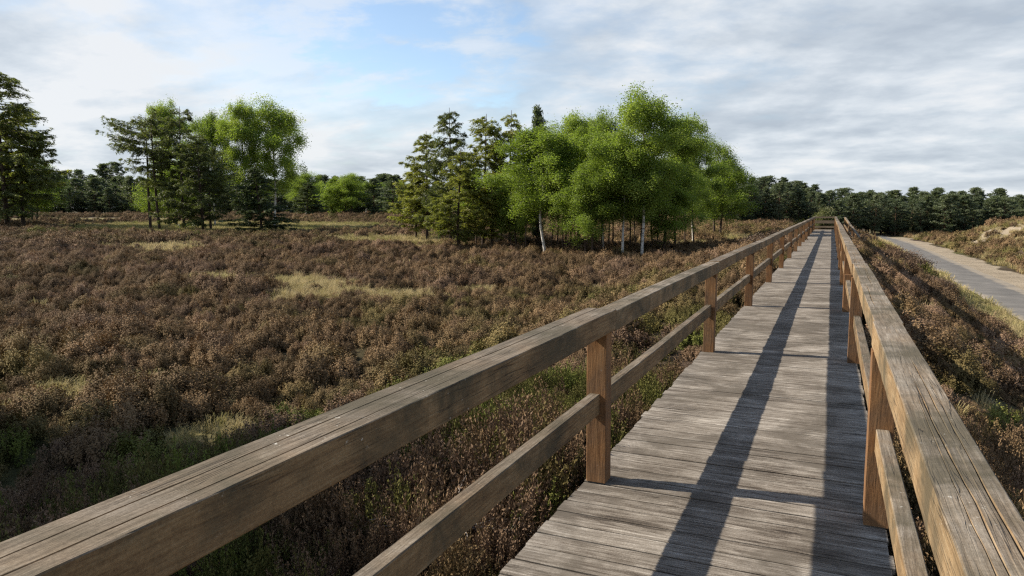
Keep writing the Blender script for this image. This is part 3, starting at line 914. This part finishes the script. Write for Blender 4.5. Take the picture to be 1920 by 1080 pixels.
GL, GR = 'trees of the clump on the left', 'trees of the big clump in the middle'
T_ = [
    ('larch_tree', 'dark_larch0', 12, 428, 136, 200, 'biggest dark larch, with drooping branch tips, at the left edge', None),
    ('larch_tree', 'larch2', 42, 426, 190, 130, 'thinner larch tucked behind the right half of the biggest dark larch', None),
    ('larch_tree', 'dark_larch1', -62, 424, 170, 190, 'dark larch cut off by the left edge, behind the biggest larch', None),
    ('birch_tree', 'birch2', 62, 421, 285, 100, 'low green birch under the right side of the biggest dark larch', None),
    ('larch_tree', 'open_larch0', 283, 432, 210, 122, 'larch with bare lower trunk and flat top, first trunk of the left clump', GL),
    ('larch_tree', 'open_larch1', 298, 434, 207, 120, 'thin straight larch just right of the first trunk of the left clump', GL),
    ('birch_tree', 'birch1', 322, 424, 184, 74, 'narrow bright green birch with the highest tip between the dark larches of the left clump', GL),
    ('birch_tree', 'birch2', 330, 426, 300, 105, 'short yellow green birch filling the gap low between the larch trunks', GL),
    ('larch_tree', 'dark_larch1', 345, 434, 203, 128, 'dark larch with full crown in the middle of the left clump', GL),
    ('larch_tree', 'dark_larch0', 380, 436, 252, 120, 'lower dark larch leaning over the middle of the left clump', GL),
    ('birch_tree', 'birch3', 402, 426, 207, 84, 'green birch rising behind the right side dark larches of the left clump', GL),
    ('larch_tree', 'open_larch0', 396, 434, 275, 110, 'shorter larch with thin trunk below the green birch in the left clump', GL),
    ('birch_tree', 'birch1', 466, 428, 184, 76, 'slender birch with pointed tip, left one of the pair right of the left clump', GL),
    ('birch_tree', 'birch0', 516, 427, 182, 130, 'broad bright birch, right one of the pair right of the left clump', GL),
    ('spruce_tree', 'spruce1', 492, 439, 312, 112, 'wide dark spruce standing in front of the pair of bright birches', GL),
    ('spruce_tree', 'spruce0', 577, 409, 342, 64, 'small dark round spruce alone on the heath between the clumps', None),
    ('birch_tree', 'birch0', 575, 407, 319, 78, 'bright birch directly behind the small dark spruce', None),
    ('birch_tree', 'birch2', 657, 407, 323, 80, 'broad bright birch far off between the two clumps', None),
    ('birch_tree', 'far_birch0', 622, 407, 330, 56, 'narrow far birch between the two brighter far birches', None),
    ('pine_tree', 'pine2', 702, 407, 333, 48, 'far dark pine right of the broad far birch', None),
    ('pine_tree', 'pine0', 738, 408, 327, 56, 'far dark pine beside the left side of the big middle clump', None),
    ('larch_tree', 'larch3', 782, 450, 300, 84, 'small yellow green larch at the left foot of the big clump', GR),
    ('larch_tree', 'larch1', 802, 453, 250, 104, 'larch with tiered branches and pointed top, outer left of the big clump', GR),
    ('larch_tree', 'dark_larch0', 846, 460, 206, 122, 'tallest larch on the left side of the big clump, bushy dark top', GR),
    ('larch_tree', 'larch0', 858, 473, 285, 118, 'front yellow green larch standing before the tallest larch', GR),
    ('larch_tree', 'larch2', 905, 466, 216, 118, 'open branched larch with sky showing through, right of the tallest larch', GR),
    ('larch_tree', 'larch3', 955, 466, 211, 100, 'larch with feathery top left of the dark pine tip', GR),
    ('larch_tree', 'larch1', 922, 472, 320, 100, 'low larch in front of the open branched larch', GR),
    ('pine_tree', 'pine4', 1006, 464, 194, 54, 'dark pine whose tip pokes out between larches and birches', GR),
    ('birch_tree', 'birch3', 1019, 481, 230, 160, 'birch with one long white trunk in front of the dark pine', GR),
    ('birch_tree', 'birch2', 968, 474, 320, 80, 'low dense birch at the left foot of the white trunked birch', GR),
    ('birch_tree', 'birch1', 1085, 470, 206, 118, 'birch behind, between the white trunked birch and the tallest one', GR),
    ('birch_tree', 'birch0', 1132, 476, 200, 124, 'birch with rounded top just left of the tallest birch', GR),
    ('birch_tree', 'birch0', 1207, 487, 156, 165, 'tallest birch of all, at the right of the big clump', GR),
    ('birch_tree', 'birch2', 1108, 488, 290, 120, 'front birch with crooked pale trunks below the rounded top', GR),
    ('birch_tree', 'birch3', 1165, 486, 255, 135, 'front birch with low hanging branches left of the tallest trunk', GR),
    ('birch_tree', 'birch1', 1265, 474, 210, 120, 'birch shouldering the right side of the tallest one', GR),
    ('birch_tree', 'birch2', 1243, 477, 300, 125, 'bushy low birch at the right foot of the tallest one', GR),
    ('birch_tree', 'birch0', 1298, 458, 248, 110, 'darker birch between the shouldering one and the outer right one', GR),
    ('birch_tree', 'birch2', 1340, 447, 260, 112, 'outer right birch with yellowish lit top, farther back', GR),
]
for nm, key, px, base, top, wpx, lab, grp in T_:
    tree_px(nm, key, px, base, top, wpx, lab, grp)
for k_, (px, base, top) in enumerate([(1045, 473, 250), (1062, 468, 270), (1078, 474, 280), (1096, 470, 250), (1118, 474, 290), (940, 466, 300), (975, 468, 290), (1180, 474, 280), (1222, 476, 270), (1150, 470, 260), (1283, 462, 280), (892, 470, 310), (1034, 477, 300), (1054, 479, 320), (1070, 466, 290), (1086, 480, 320), (1128, 480, 320), (1200, 480, 320), (1232, 470, 300), (1008, 470, 300), (958, 474, 330), (985, 478, 330), (1300, 466, 310), (1142, 468, 300), (1190, 466, 300)]):
    tree_px('birch_tree', f'slim{k_ % 2}', px, base, top, 58, 'slim dark stemmed birch standing among the bigger trees of the big clump', 'slim birches inside the big clump')

# trees outside the left of the frame, whose shade lies over the near heath
for k_, (x_, y_, h_, w_) in enumerate([(-14.9, 4.9, 9.6, 4.6), (-13.2, 3.0, 9.2, 4.8), (-13.6, 0.9, 9.3, 4.8), (-17.5, 2.6, 11.4, 6.0), (-13.0, -0.6, 9.0, 5.4), (-21.5, 1.8, 13.5, 6.5), (-13.0, -4.6, 9.0, 5.4)]):
    tree('birch_tree', ('birch0', 'birch2', 'birch3', 'birch3', 'birch1', 'birch0', 'birch3')[k_], (x_, y_, float(ground_z(x_, y_)) - .05), h_, w_,
         ('birch left of the frame nearest to the view, its shade edging the sunlit heath', 'double stemmed birch left of the frame, next to the one nearest the view', 'birch left of the frame, third from the view', 'taller birch left of the frame, standing behind the double stemmed one', 'birch left of the frame, level with the photographer', 'tallest birch left of the frame, farthest out on the heath', 'birch left of the frame, behind the photographer')[k_], 'tree', 'birches just outside the frame')

# the pine wood behind the landing and the road, and the wood far behind the heath
rf = np.random.default_rng(21)
n_far = 0
for row in range(3):
    for px in np.arange(1330, 2060, 17):
        pxx = px + rf.uniform(-12, 12)
        dist = 128 + row * 7 + rf.uniform(-3, 3)
        r_ = ray(pxx, 392); r_ = r_ / (-r_[0] * _sy + r_[1] * _cy)
        x_, y_ = r_[0] * dist, r_[1] * dist
        h_ = (6.8 + row * 0.62) * rf.uniform(0.88, 1.12) * (1.0 + 0.05 * (pxx < 1500))
        o = tree('pine_tree', f'pine{rf.integers(0, 5)}', (x_, y_, float(ground_z(x_, y_)) - .05), h_, h_ * rf.uniform(0.45, 0.66),
                 'dark green pine of the wood that closes the view behind the landing and the road', 'tree', 'pines of the wood on the right')
        n_far += 1
for row in range(3):
    for px in np.arange(-130, 1400, 22):
        if px > 1000 and row == 2: continue
        pxx = px + rf.uniform(-11, 11)
        dist = 285 + row * 17 + rf.uniform(-8, 8) - 105 * sstep(800, 1350, pxx)
        r_ = ray(pxx, 392); r_ = r_ / (-r_[0] * _sy + r_[1] * _cy)
        x_, y_ = r_[0] * dist, r_[1] * dist
        h_ = (13.6 + row * 1.5) * rf.uniform(0.80, 1.14) * dist / (285 + row * 17)
        if 760 < pxx: h_ *= 0.85
        bir = rf.uniform() < (0.34 if 560 < pxx < 760 else 0.07) and row == 0
        o = tree('birch_tree' if bir else 'pine_tree', f'far_birch{rf.integers(0, 2)}' if bir else f'pine{rf.integers(0, 5)}', (x_, y_, float(ground_z(x_, y_)) - .05), h_ * (0.85 if bir else 1), h_ * rf.uniform(0.52, 0.80),
                 'pale green birch along the front of the far wood behind the heath' if bir else 'dark pine of the far wood along the horizon behind the heath',
                 'tree', 'birches of the far wood' if bir else 'pines of the far wood on the left')
        n_far += 1
for k_, (px, top, wpx) in enumerate([(598, 338, 44), (640, 336, 46), (686, 338, 44), (716, 342, 46), (752, 336, 50)]):
    tree_px('birch_tree', ('birch0', 'far_birch0', 'birch3', 'far_birch1', 'birch2')[k_], px, 405.5, top, wpx, 'pale green birch along the front of the far wood behind the heath', 'birches of the far wood')
# scattered mid-distance pines left
for k_, (px, base, top, wpx) in enumerate([(118, 388, 318, 46), (152, 386, 312, 44), (196, 389, 304, 56), (222, 388, 300, 48)]):
    tree_px('pine_tree', f'pine{k_}', px, base + 6, top, wpx, ('pine left of the roundish far birch, nearest the dark larch', 'second far pine right of the dark larch', 'broad far pine left of the left clump', 'tallest far pine just left of the left clump')[k_])

# ------------------------------------------------------------------ shrubs
templ('shrub', make_shrub(1, 3.0, 2.2, 5000, 0.14), M_BARK_D, M_SHRUB, 3.0)
templ('broom', make_shrub(2, 2.0, 1.4, 4000, 0.10), M_BARK_D, M_BROOM, 2.0)
templ('brown_bush', make_shrub(3, 2.0, 1.2, 6000, 0.06, 110), M_BARK_D, M_BROWNBUSH, 2.0)


def shrub(name, key, x, y, W, Hs, label, grp=None, dz=-0.03):
    o = tree(name, key, (x, y, float(ground_z(x, y)) + dz), Hs, W, label, 'shrub', grp)
    return o


shrub('shrub', 'shrub', -0.6, 66.5, 2.1, 2.5, 'rounded grey green bush behind the cross railing at the far end')
shrub('broom_bush', 'broom', 2.2, 44.0, 1.2, 1.0, 'yellow flowering broom on the bank beside the far part of the right railing')
shrub('broom_bush', 'broom', 1.7, 38.5, 0.9, 0.9, 'small yellow green broom close to the right railing, before the flowering one')
shrub('broom_bush', 'broom', -2.0, 57.0, 1.4, 1.45, 'yellow green bush topping the far end of the left railing')
shrub('heather_bush', 'brown_bush', 3.5, 40.5, 2.3, 1.35, 'large round brown heather bush on the bank above the road')
shrub('heather_bush', 'brown_bush', 4.4, 36.0, 1.5, 0.9, 'smaller brown heather bush in front of the large round one')
shrub('heather_bush', 'brown_bush', -3.0, 38.0, 2.6, 1.2, 'pinkish brown heather bush behind the far left railing')
shrub('heather_bush', 'brown_bush', 4.7, 19.5, 1.6, 0.9, 'brown heather bush at the lower edge of the bank beside the verge')

# ------------------------------------------------------------------ heather and grass (ground cover)
def heather_mesh(name, seed, Rr, Ht, shoots, leaves, lsz, thick, mat, knobs=16, ksd=0.15):
    rg = np.random.default_rng(seed)
    mb = MB()
    per_ = max(1, shoots // knobs)
    for k in range(shoots):
        if k % per_ == 0:
            ba = rg.uniform(0, 6.283); br_ = math.sqrt(rg.uniform(0, 0.85)); bx, by, bh = math.cos(ba) * br_, math.sin(ba) * br_, rg.uniform(0.62, 1.12)
        ox, oy = rg.normal(0, ksd, 2)
        az = math.atan2(by + oy, bx + ox); r_ = min(1.0, math.hypot(bx + ox, by + oy)); dom = math.sqrt(max(0.0, 1 - min(1, (ox * ox + oy * oy) / (6 * ksd * ksd))))
        lump = bh * (0.62 + 0.38 * dom) if per_ < shoots else 0.78 + 0.3 * float(vnoise(math.cos(az) * r_ * 2.2 + seed, math.sin(az) * r_ * 2.2))
        tip = np.array([math.cos(az) * r_ * Rr, math.sin(az) * r_ * Rr, Ht * (0.30 + 0.70 * math.sqrt(max(0.0, 1 - r_ * r_))) * lump * rg.uniform(0.82, 1.15)])
        b0 = np.array([tip[0] * rg.uniform(.35, .75), tip[1] * rg.uniform(.35, .75), -0.06])
        T = np.linspace(0, 1, 4)
        st = b0 + (tip - b0) * T[:, None] + rg.normal(0, 0.012, (4, 3))
        if thick > 0:
            mb.tube(st, np.linspace(thick, thick * 0.4, 4), 3, a=np.repeat(T * 0.2, 3), cap=False)
        tt = 0.30 + 0.72 * np.sqrt(rg.uniform(0, 1, leaves))
        c = along(st, np.minimum(tt, 0.999)) + rg.normal(0, lsz * 0.35, (leaves, 3))
        d = unit(tip - b0)
        leaf_quads(mb, c, lsz, lsz * (0.42 if thick > 0 else 0.6), rg, axis=np.tile(d, (leaves, 1)), spread=1.0, tint=np.clip(tt + rg.normal(0, 0.08, leaves), 0, 1),
                   normal=None if thick > 0 else np.tile([tip[0] / Rr + ox * 1.6, tip[1] / Rr + oy * 1.6, 0.25 + tip[2] / Ht * 0.8], (leaves, 1)))
    return mb.mesh(name, mat)


def heather_mat():
    m, t = new_mat('heather')
    tip = t.n('ShaderNodeAttribute', attribute_name='tint').outputs['Fac']
    hue = t.n('ShaderNodeAttribute', attribute_name='hue', attribute_type='INSTANCER').outputs['Fac']
    rn = t.n('ShaderNodeAttribute', attribute_name='rnd', attribute_type='INSTANCER').outputs['Fac']
    # 0 = green shoots, 0.5 = olive brown, 1 = mauve brown with last year's flowers
    low = t.ramp(hue, [(0.0, (0.045, 0.062, 0.014)), (0.4, (0.062, 0.060, 0.020)), (0.7, (0.068, 0.050, 0.026)), (1.0, (0.068, 0.047, 0.030))])  # lower shoots: own colours, darkened to paint shade into the gaps between clumps
    top = t.ramp(hue, [(0.0, (0.125, 0.150, 0.030)), (0.35, (0.136, 0.110, 0.042)), (0.62, (0.160, 0.108, 0.057)), (0.85, (0.168, 0.112, 0.062)), (1.0, (0.192, 0.128, 0.082))])
    col = t.mix(t.ramp(tip, [(0.45, 0.0), (0.92, 1.0)]), low, top)
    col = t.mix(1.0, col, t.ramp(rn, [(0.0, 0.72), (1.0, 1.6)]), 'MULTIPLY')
    d = t.n('ShaderNodeBsdfPrincipled', {'Base Color': col, 'Roughness': 0.8, 'Specular IOR Level': 0.12})
    tr = t.n('ShaderNodeBsdfTranslucent', {'Color': col})
    out(t, t.n('ShaderNodeMixShader', {0: 0.06, 1: d.outputs[0], 2: tr.outputs[0]}))
    return m


def grass_mat():
    m, t = new_mat('straw_grass')
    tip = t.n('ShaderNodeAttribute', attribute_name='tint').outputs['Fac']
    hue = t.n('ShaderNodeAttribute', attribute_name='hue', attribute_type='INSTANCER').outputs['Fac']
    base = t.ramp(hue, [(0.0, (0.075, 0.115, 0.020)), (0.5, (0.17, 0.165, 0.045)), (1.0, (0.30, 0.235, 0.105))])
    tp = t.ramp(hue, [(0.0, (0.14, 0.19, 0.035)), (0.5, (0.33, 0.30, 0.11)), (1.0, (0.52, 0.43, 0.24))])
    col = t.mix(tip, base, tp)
    d = t.n('ShaderNodeBsdfPrincipled', {'Base Color': col, 'Roughness': 0.7, 'Specular IOR Level': 0.2})
    tr = t.n('ShaderNodeBsdfTranslucent', {'Color': col})
    out(t, t.n('ShaderNodeMixShader', {0: 0.3, 1: d.outputs[0], 2: tr.outputs[0]}))
    return m


def grass_mesh(name, seed, blades, Ht, Rr, wdt, mat):
    rg = np.random.default_rng(seed)
    mb = MB()
    for k in range(blades):
        az = rg.uniform(0, 6.283); r_ = math.sqrt(rg.uniform(0, 1)) * Rr
        p = np.array([math.cos(az) * r_, math.sin(az) * r_, -0.03])
        ln = Ht * rg.uniform(0.5, 1.15)
        lean = rg.uniform(0.25, 1.0); a2 = az + rg.normal(0, 0.8)
        dr = np.array([math.cos(a2), math.sin(a2), 0])
        pts = [p, p + dr * ln * 0.15 * lean + [0, 0, ln * 0.5], p + dr * ln * 0.45 * lean + [0, 0, ln * (0.95 - .3 * lean)], p + dr * ln * (0.85 * lean) + [0, 0, ln * (1.05 - .65 * lean)]]
        sd = np.array([-dr[1], dr[0], 0]) * wdt
        V = []
        for q, pp in enumerate(pts):
            s_ = (1, .9, .6, .08)[q]
            V += [pp - sd * s_, pp + sd * s_]
        mb.add(V, [(0, 1, 3, 2), (2, 3, 5, 4), (4, 5, 7, 6)], None, np.repeat([0, .4, .8, 1.0], 2))
    return mb.mesh(name, mat)


def scatter(name, templates, pts, kind, hue, rnd_, scl, rot, label):
    """one object whose points carry instances of the template meshes"""
    me = bpy.data.meshes.new(name)
    me.vertices.add(len(pts)); me.vertices.foreach_set('co', np.asarray(pts, np.float32).ravel())
    for nm, arr, tp in (('tk', kind, 'INT'), ('hue', hue, 'FLOAT'), ('rnd', rnd_, 'FLOAT')):
        a_ = me.attributes.new(nm, tp, 'POINT'); a_.data.foreach_set('value', np.asarray(arr, np.int32 if tp == 'INT' else np.float32))
    a_ = me.attributes.new('scl', 'FLOAT_VECTOR', 'POINT'); a_.data.foreach_set('vector', np.asarray(scl, np.float32).ravel())
    a_ = me.attributes.new('rot', 'FLOAT_VECTOR', 'POINT'); a_.data.foreach_set('vector', np.asarray(rot, np.float32).ravel())
    o = link(name, me)
    ng = bpy.data.node_groups.new(name + '_spread', 'GeometryNodeTree')
    ng.interface.new_socket('Geometry', in_out='INPUT', socket_type='NodeSocketGeometry')
    ng.interface.new_socket('Geometry', in_out='OUTPUT', socket_type='NodeSocketGeometry')
    N, L = ng.nodes, ng.links
    gi, go = N.new('NodeGroupInput'), N.new('NodeGroupOutput')
    def named(nm, tp):
        nd = N.new('GeometryNodeInputNamedAttribute'); nd.data_type = tp; nd.inputs['Name'].default_value = nm
        return nd.outputs['Attribute']
    k_ = named('tk', 'INT'); s_ = named('scl', 'FLOAT_VECTOR'); r_ = named('rot', 'FLOAT_VECTOR')
    e2r = N.new('FunctionNodeEulerToRotation'); L.new(r_, e2r.inputs[0])
    jn = N.new('GeometryNodeJoinGeometry')
    for q, tm in enumerate(templates):
        to = bpy.data.objects.new(tm.name, tm)             # never linked: only its mesh is used
        oi = N.new('GeometryNodeObjectInfo'); oi.inputs['Object'].default_value = to
        cp = N.new('FunctionNodeCompare'); cp.data_type = 'INT'; cp.operation = 'EQUAL'
        ins = [s for s in cp.inputs if s.type == 'INT']
        L.new(k_, ins[0]); ins[1].default_value = q
        ip = N.new('GeometryNodeInstanceOnPoints')
        L.new(gi.outputs[0], ip.inputs['Points']); L.new(cp.outputs[0], ip.inputs['Selection'])
        L.new(oi.outputs['Geometry'], ip.inputs['Instance'])
        L.new(e2r.outputs[0], ip.inputs['Rotation']); L.new(s_, ip.inputs['Scale'])
        L.new(ip.outputs[0], jn.inputs[0])
    L.new(jn.outputs[0], go.inputs[0])
    md = o.modifiers.new('spread', 'NODES'); md.node_group = ng
    tag(o, label, None, None, 'stuff')
    return o


M_HEATH, M_GRASS = heather_mat(), grass_mat()
H_NEAR = [heather_mesh(f'heather_near{k}', 200 + k, 0.26, 0.40, 150, 28, 0.017, 0.0016, M_HEATH) for k in range(4)]
H_MID = [heather_mesh(f'heather_mid{k}', 220 + k, 0.37, 0.40, 460, 17, 0.0225, 0.0, M_HEATH, 16, 0.13) for k in range(5)]
H_FAR = [heather_mesh(f'heather_far{k}', 240 + k, 0.52, 0.52, 330, 7, 0.058, 0.0, M_HEATH, 14, 0.13) for k in range(4)]
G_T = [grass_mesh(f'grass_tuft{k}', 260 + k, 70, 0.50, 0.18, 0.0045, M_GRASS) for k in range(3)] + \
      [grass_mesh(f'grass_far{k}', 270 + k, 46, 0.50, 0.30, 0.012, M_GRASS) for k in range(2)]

rs = np.random.default_rng(5)


def wedge(d0, d1, cell, a0=-68, a1=24, stretch=1.0):
    n = int(math.ceil(d1 / cell)) + 1
    ix = np.arange(-n, n); X_, Y_ = np.meshgrid(ix * cell, ix * cell, indexing='ij')
    X_ = X_.ravel() + rs.uniform(-.5, .5, X_.size) * cell; Y_ = Y_.ravel() + rs.uniform(-.5, .5, Y_.size) * cell
    d = np.hypot(X_, Y_); a = np.degrees(np.arctan2(X_, Y_))
    k = (d >= d0) & (d < d1) & (a > a0) & (a < a1)
    return X_[k], Y_[k]


hp, hk, hh, hr, hs, ho = [], [], [], [], [], []
gp, gk, gh, gr_, gs, go_ = [], [], [], [], [], []
for (d0, d1, cell, kinds, sc_, a0, a1) in ((0.9, 9, 0.20, (0, 4), 1.0, -80, 60), (9, 30, 0.60, (4, 9), 1.14, -70, 26), (9, 30, 0.9, (4, 9), 0.5, -70, 26), (30, 62, 0.72, (4, 9), 1.45, -66, 20), (62, 150, 0.82, (9, 13), 1.25, -64, 18), (150, 330, 2.3, (9, 13), 2.1, -62, 14)):
    x_, y_ = wedge(d0, d1, cell, a0, a1)
    if d1 == 9:                                            # beyond the near bank the coarser clumps are enough
        pass
    e = x_ - road_c(y_)
    ga = grass_amt(x_, y_); sa = dune_sand(x_, y_)
    keep = ~((x_ > -1.50) & (x_ < 0.52) & (y_ < 66))
    keep &= ~((x_ > 0.5) & (x_ < 2.0) & (y_ > 48) & (y_ < 66))
    keep &= ~((e > -2.1) & (e < 4.3))
    keep &= rs.uniform(0, 1, len(x_)) > np.clip(ga * 1.6 - 0.2, 0, 0.95)
    keep &= ~((np.hypot(x_, y_) > 70) & (rs.uniform(0, 1, len(x_)) < ga * 1.6))
    keep &= rs.uniform(0, 1, len(x_)) > sa * 0.92
    keep &= rs.uniform(0, 1, len(x_)) > 0.55 * ((e > 4.3) & (e < 60) & (y_ < 140))
    keep &= vnoise(x_ * 0.75 + 3, y_ * 0.75) > -0.86
    x_, y_ = x_[keep], y_[keep]
    z_ = ground_z(x_, y_)
    n = len(x_)
    # hue fields: mauve brown over the plain, olive and green near the bank, in the hollows and by the trees
    lowf = 0.5 + 0.5 * vnoise(x_ * 0.16 + 20, y_ * 0.16) ; midf = vnoise(x_ * 0.55, y_ * 0.55 + 11)
    dist = np.hypot(x_, y_)
    h_ = 0.48 + 0.30 * sstep(9, 34, dist) + 0.30 * (lowf - 0.5) + 0.20 * midf + rs.normal(0, 0.12, n)
    h_ += np.where((x_ > 0.5) & (x_ < 7), rs.normal(0.08, 0.15, n), 0)
    h_ -= 0.22 * sstep(11, 4, dist) * (rs.uniform(0, 1, n) < 0.7) * (x_ < 0) * 0.6
    h_ += 0.55 * (rs.uniform(0, 1, n) < 0.22) * sstep(11, 4, dist)
    h_ -= 0.3 * (dist > 75) * (y_ > 0.4 * -x_) * 0.5
    gsh = 1 - 0.55 * np.clip(ga[keep] * 1.5, 0, 1)
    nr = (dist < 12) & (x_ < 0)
    h_ = np.where(nr, np.where(rs.uniform(0, 1, n) + 0.5 * midf < 0.64, rs.normal(0.20, 0.12, n), rs.normal(0.93, 0.10, n)), h_)
    size = gsh * (0.90 + 0.40 * vnoise(x_ * 0.45 + 60, y_ * 0.45) + rs.normal(0, 0.25, n)).clip(0.35, 1.8) * sc_
    nearwalk = ((x_ > -2.1) & (x_ < 1.0) & (y_ < 66))
    hz = size * np.where(nearwalk & (y_ > 9), 0.85, np.where(dist < 8, 1.15, 1.0)) * rs.uniform(0.85, 1.15, n)
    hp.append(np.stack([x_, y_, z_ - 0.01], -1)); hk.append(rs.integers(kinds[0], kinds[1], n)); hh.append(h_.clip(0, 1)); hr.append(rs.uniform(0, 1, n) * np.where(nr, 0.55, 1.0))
    hs.append(np.stack([size, size, hz], -1)); ho.append(np.stack([rs.normal(0, .1, n), rs.normal(0, .1, n), rs.uniform(0, 6.283, n)], -1))
for (d0, d1, cell, kinds, sc_) in ((1.0, 12, 0.16, (0, 3), 0.75), (12, 40, 0.28, (0, 3), 1.0), (40, 150, 0.62, (3, 5), 1.25)):
    x_, y_ = wedge(d0, d1, cell)
    ga = grass_amt(x_, y_); sa = dune_sand(x_, y_)
    e = x_ - road_c(y_)
    dune = ((e > 4.2) & (e < 60) & (y_ < 140)) * 0.62 * (1 - 0.3 * sa)
    dune = np.maximum(dune, np.clip(ga * 1.5, 0, 0.9) * (np.hypot(x_, y_) > 70))
    bank = ((x_ > 0.6) & (x_ < 6.5)) * 0.02
    prob = np.maximum(np.maximum(np.clip(ga * 1.8 - 0.2, 0, .95) * (0.55 + 0.45 * (vnoise(x_ * 0.8 + 7, y_ * 0.8) > -0.15)), dune), np.maximum(bank, 0.012))
    prob = np.where((e > -1.5) & (e < 4.0), 0.0, prob)
    prob = np.where((x_ > -1.45) & (x_ < 0.5) & (y_ < 66), 0, prob)
    keep = rs.uniform(0, 1, len(x_)) < prob
    x_, y_ = x_[keep], y_[keep]; n = len(x_)
    hu = 0.80 + 0.2 * vnoise(x_ * 0.2, y_ * 0.2) + rs.normal(0, .15, n) - 0.35 * ((np.hypot(x_, y_) < 11) & (x_ < 0)) - 0.22 * (np.hypot(x_, y_) > 88) * (x_ < -20)
    size = rs.uniform(0.55, 1.15, n) * sc_ * np.where(np.hypot(x_, y_) < 30, 0.8, 1.0)
    gp.append(np.stack([x_, y_, ground_z(x_, y_)], -1)); gk.append(rs.integers(kinds[0], kinds[1], n)); gh.append(hu.clip(0, 1)); gr_.append(rs.uniform(0, 1, n))
    gs.append(np.stack([size, size, size * rs.uniform(.7, 1.1, n)], -1)); go_.append(np.stack([rs.normal(0, .1, n), rs.normal(0, .1, n), rs.uniform(0, 6.283, n)], -1))
cat_ = np.concatenate
scatter('heather', H_NEAR + H_MID + H_FAR, cat_(hp), cat_(hk), cat_(hh), cat_(hr), cat_(hs), cat_(ho), 'low brown and olive heather covering the heath and both sides of the bank')
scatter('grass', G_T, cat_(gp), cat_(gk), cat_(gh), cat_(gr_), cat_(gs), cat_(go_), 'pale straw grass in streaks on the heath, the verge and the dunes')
print('heather', sum(map(len, hp)), 'grass', sum(map(len, gp)), 'far trees', n_far)

# ------------------------------------------------------------------ dead branches lying in the heather
m_dead, t_dead = new_mat('bleached_wood')
out(t_dead, t_dead.n('ShaderNodeBsdfPrincipled', {'Base Color': (0.33, 0.30, 0.27, 1), 'Roughness': 0.9}))
for k_, (x_, y_, h_, lab) in enumerate([(-2.05, 3.75, 0.30, 'bleached grey twigs sticking out of the heather left of the nearest railing post'), (-1.75, 2.35, 0.22, 'bleached twigs low in the heather below the near left top rail'),
                                        (0.62, 2.75, 0.22, 'pale bare stick behind the near right middle rail')]):
    rg = np.random.default_rng(40 + k_)
    b = MB()
    for q in range(9 if k_ < 2 else 2):
        d = np.array([rg.normal(0, 1), rg.normal(0, 1), rg.uniform(0.2, 0.7)]); d /= np.linalg.norm(d)
        st = curve((rg.normal(0, .04), rg.normal(0, .04), h_ * 0.6), d, rg.uniform(0.25, 0.5), 6, 0.1, rg, 0.5)
        b.tube(st, np.linspace(0.006, 0.002, 7), 5)
        for w_ in range(3):
            b.tube(curve(st[rg.integers(2, 6)], d + rg.normal(0, .6, 3), 0.16, 3, 0, rg, 0.4), np.linspace(0.003, 0.001, 4), 4)
    tag(link('dead_branch', b.mesh('dead_branch', m_dead), None, (x_, y_, float(ground_z(x_, y_)))), lab, 'branch')
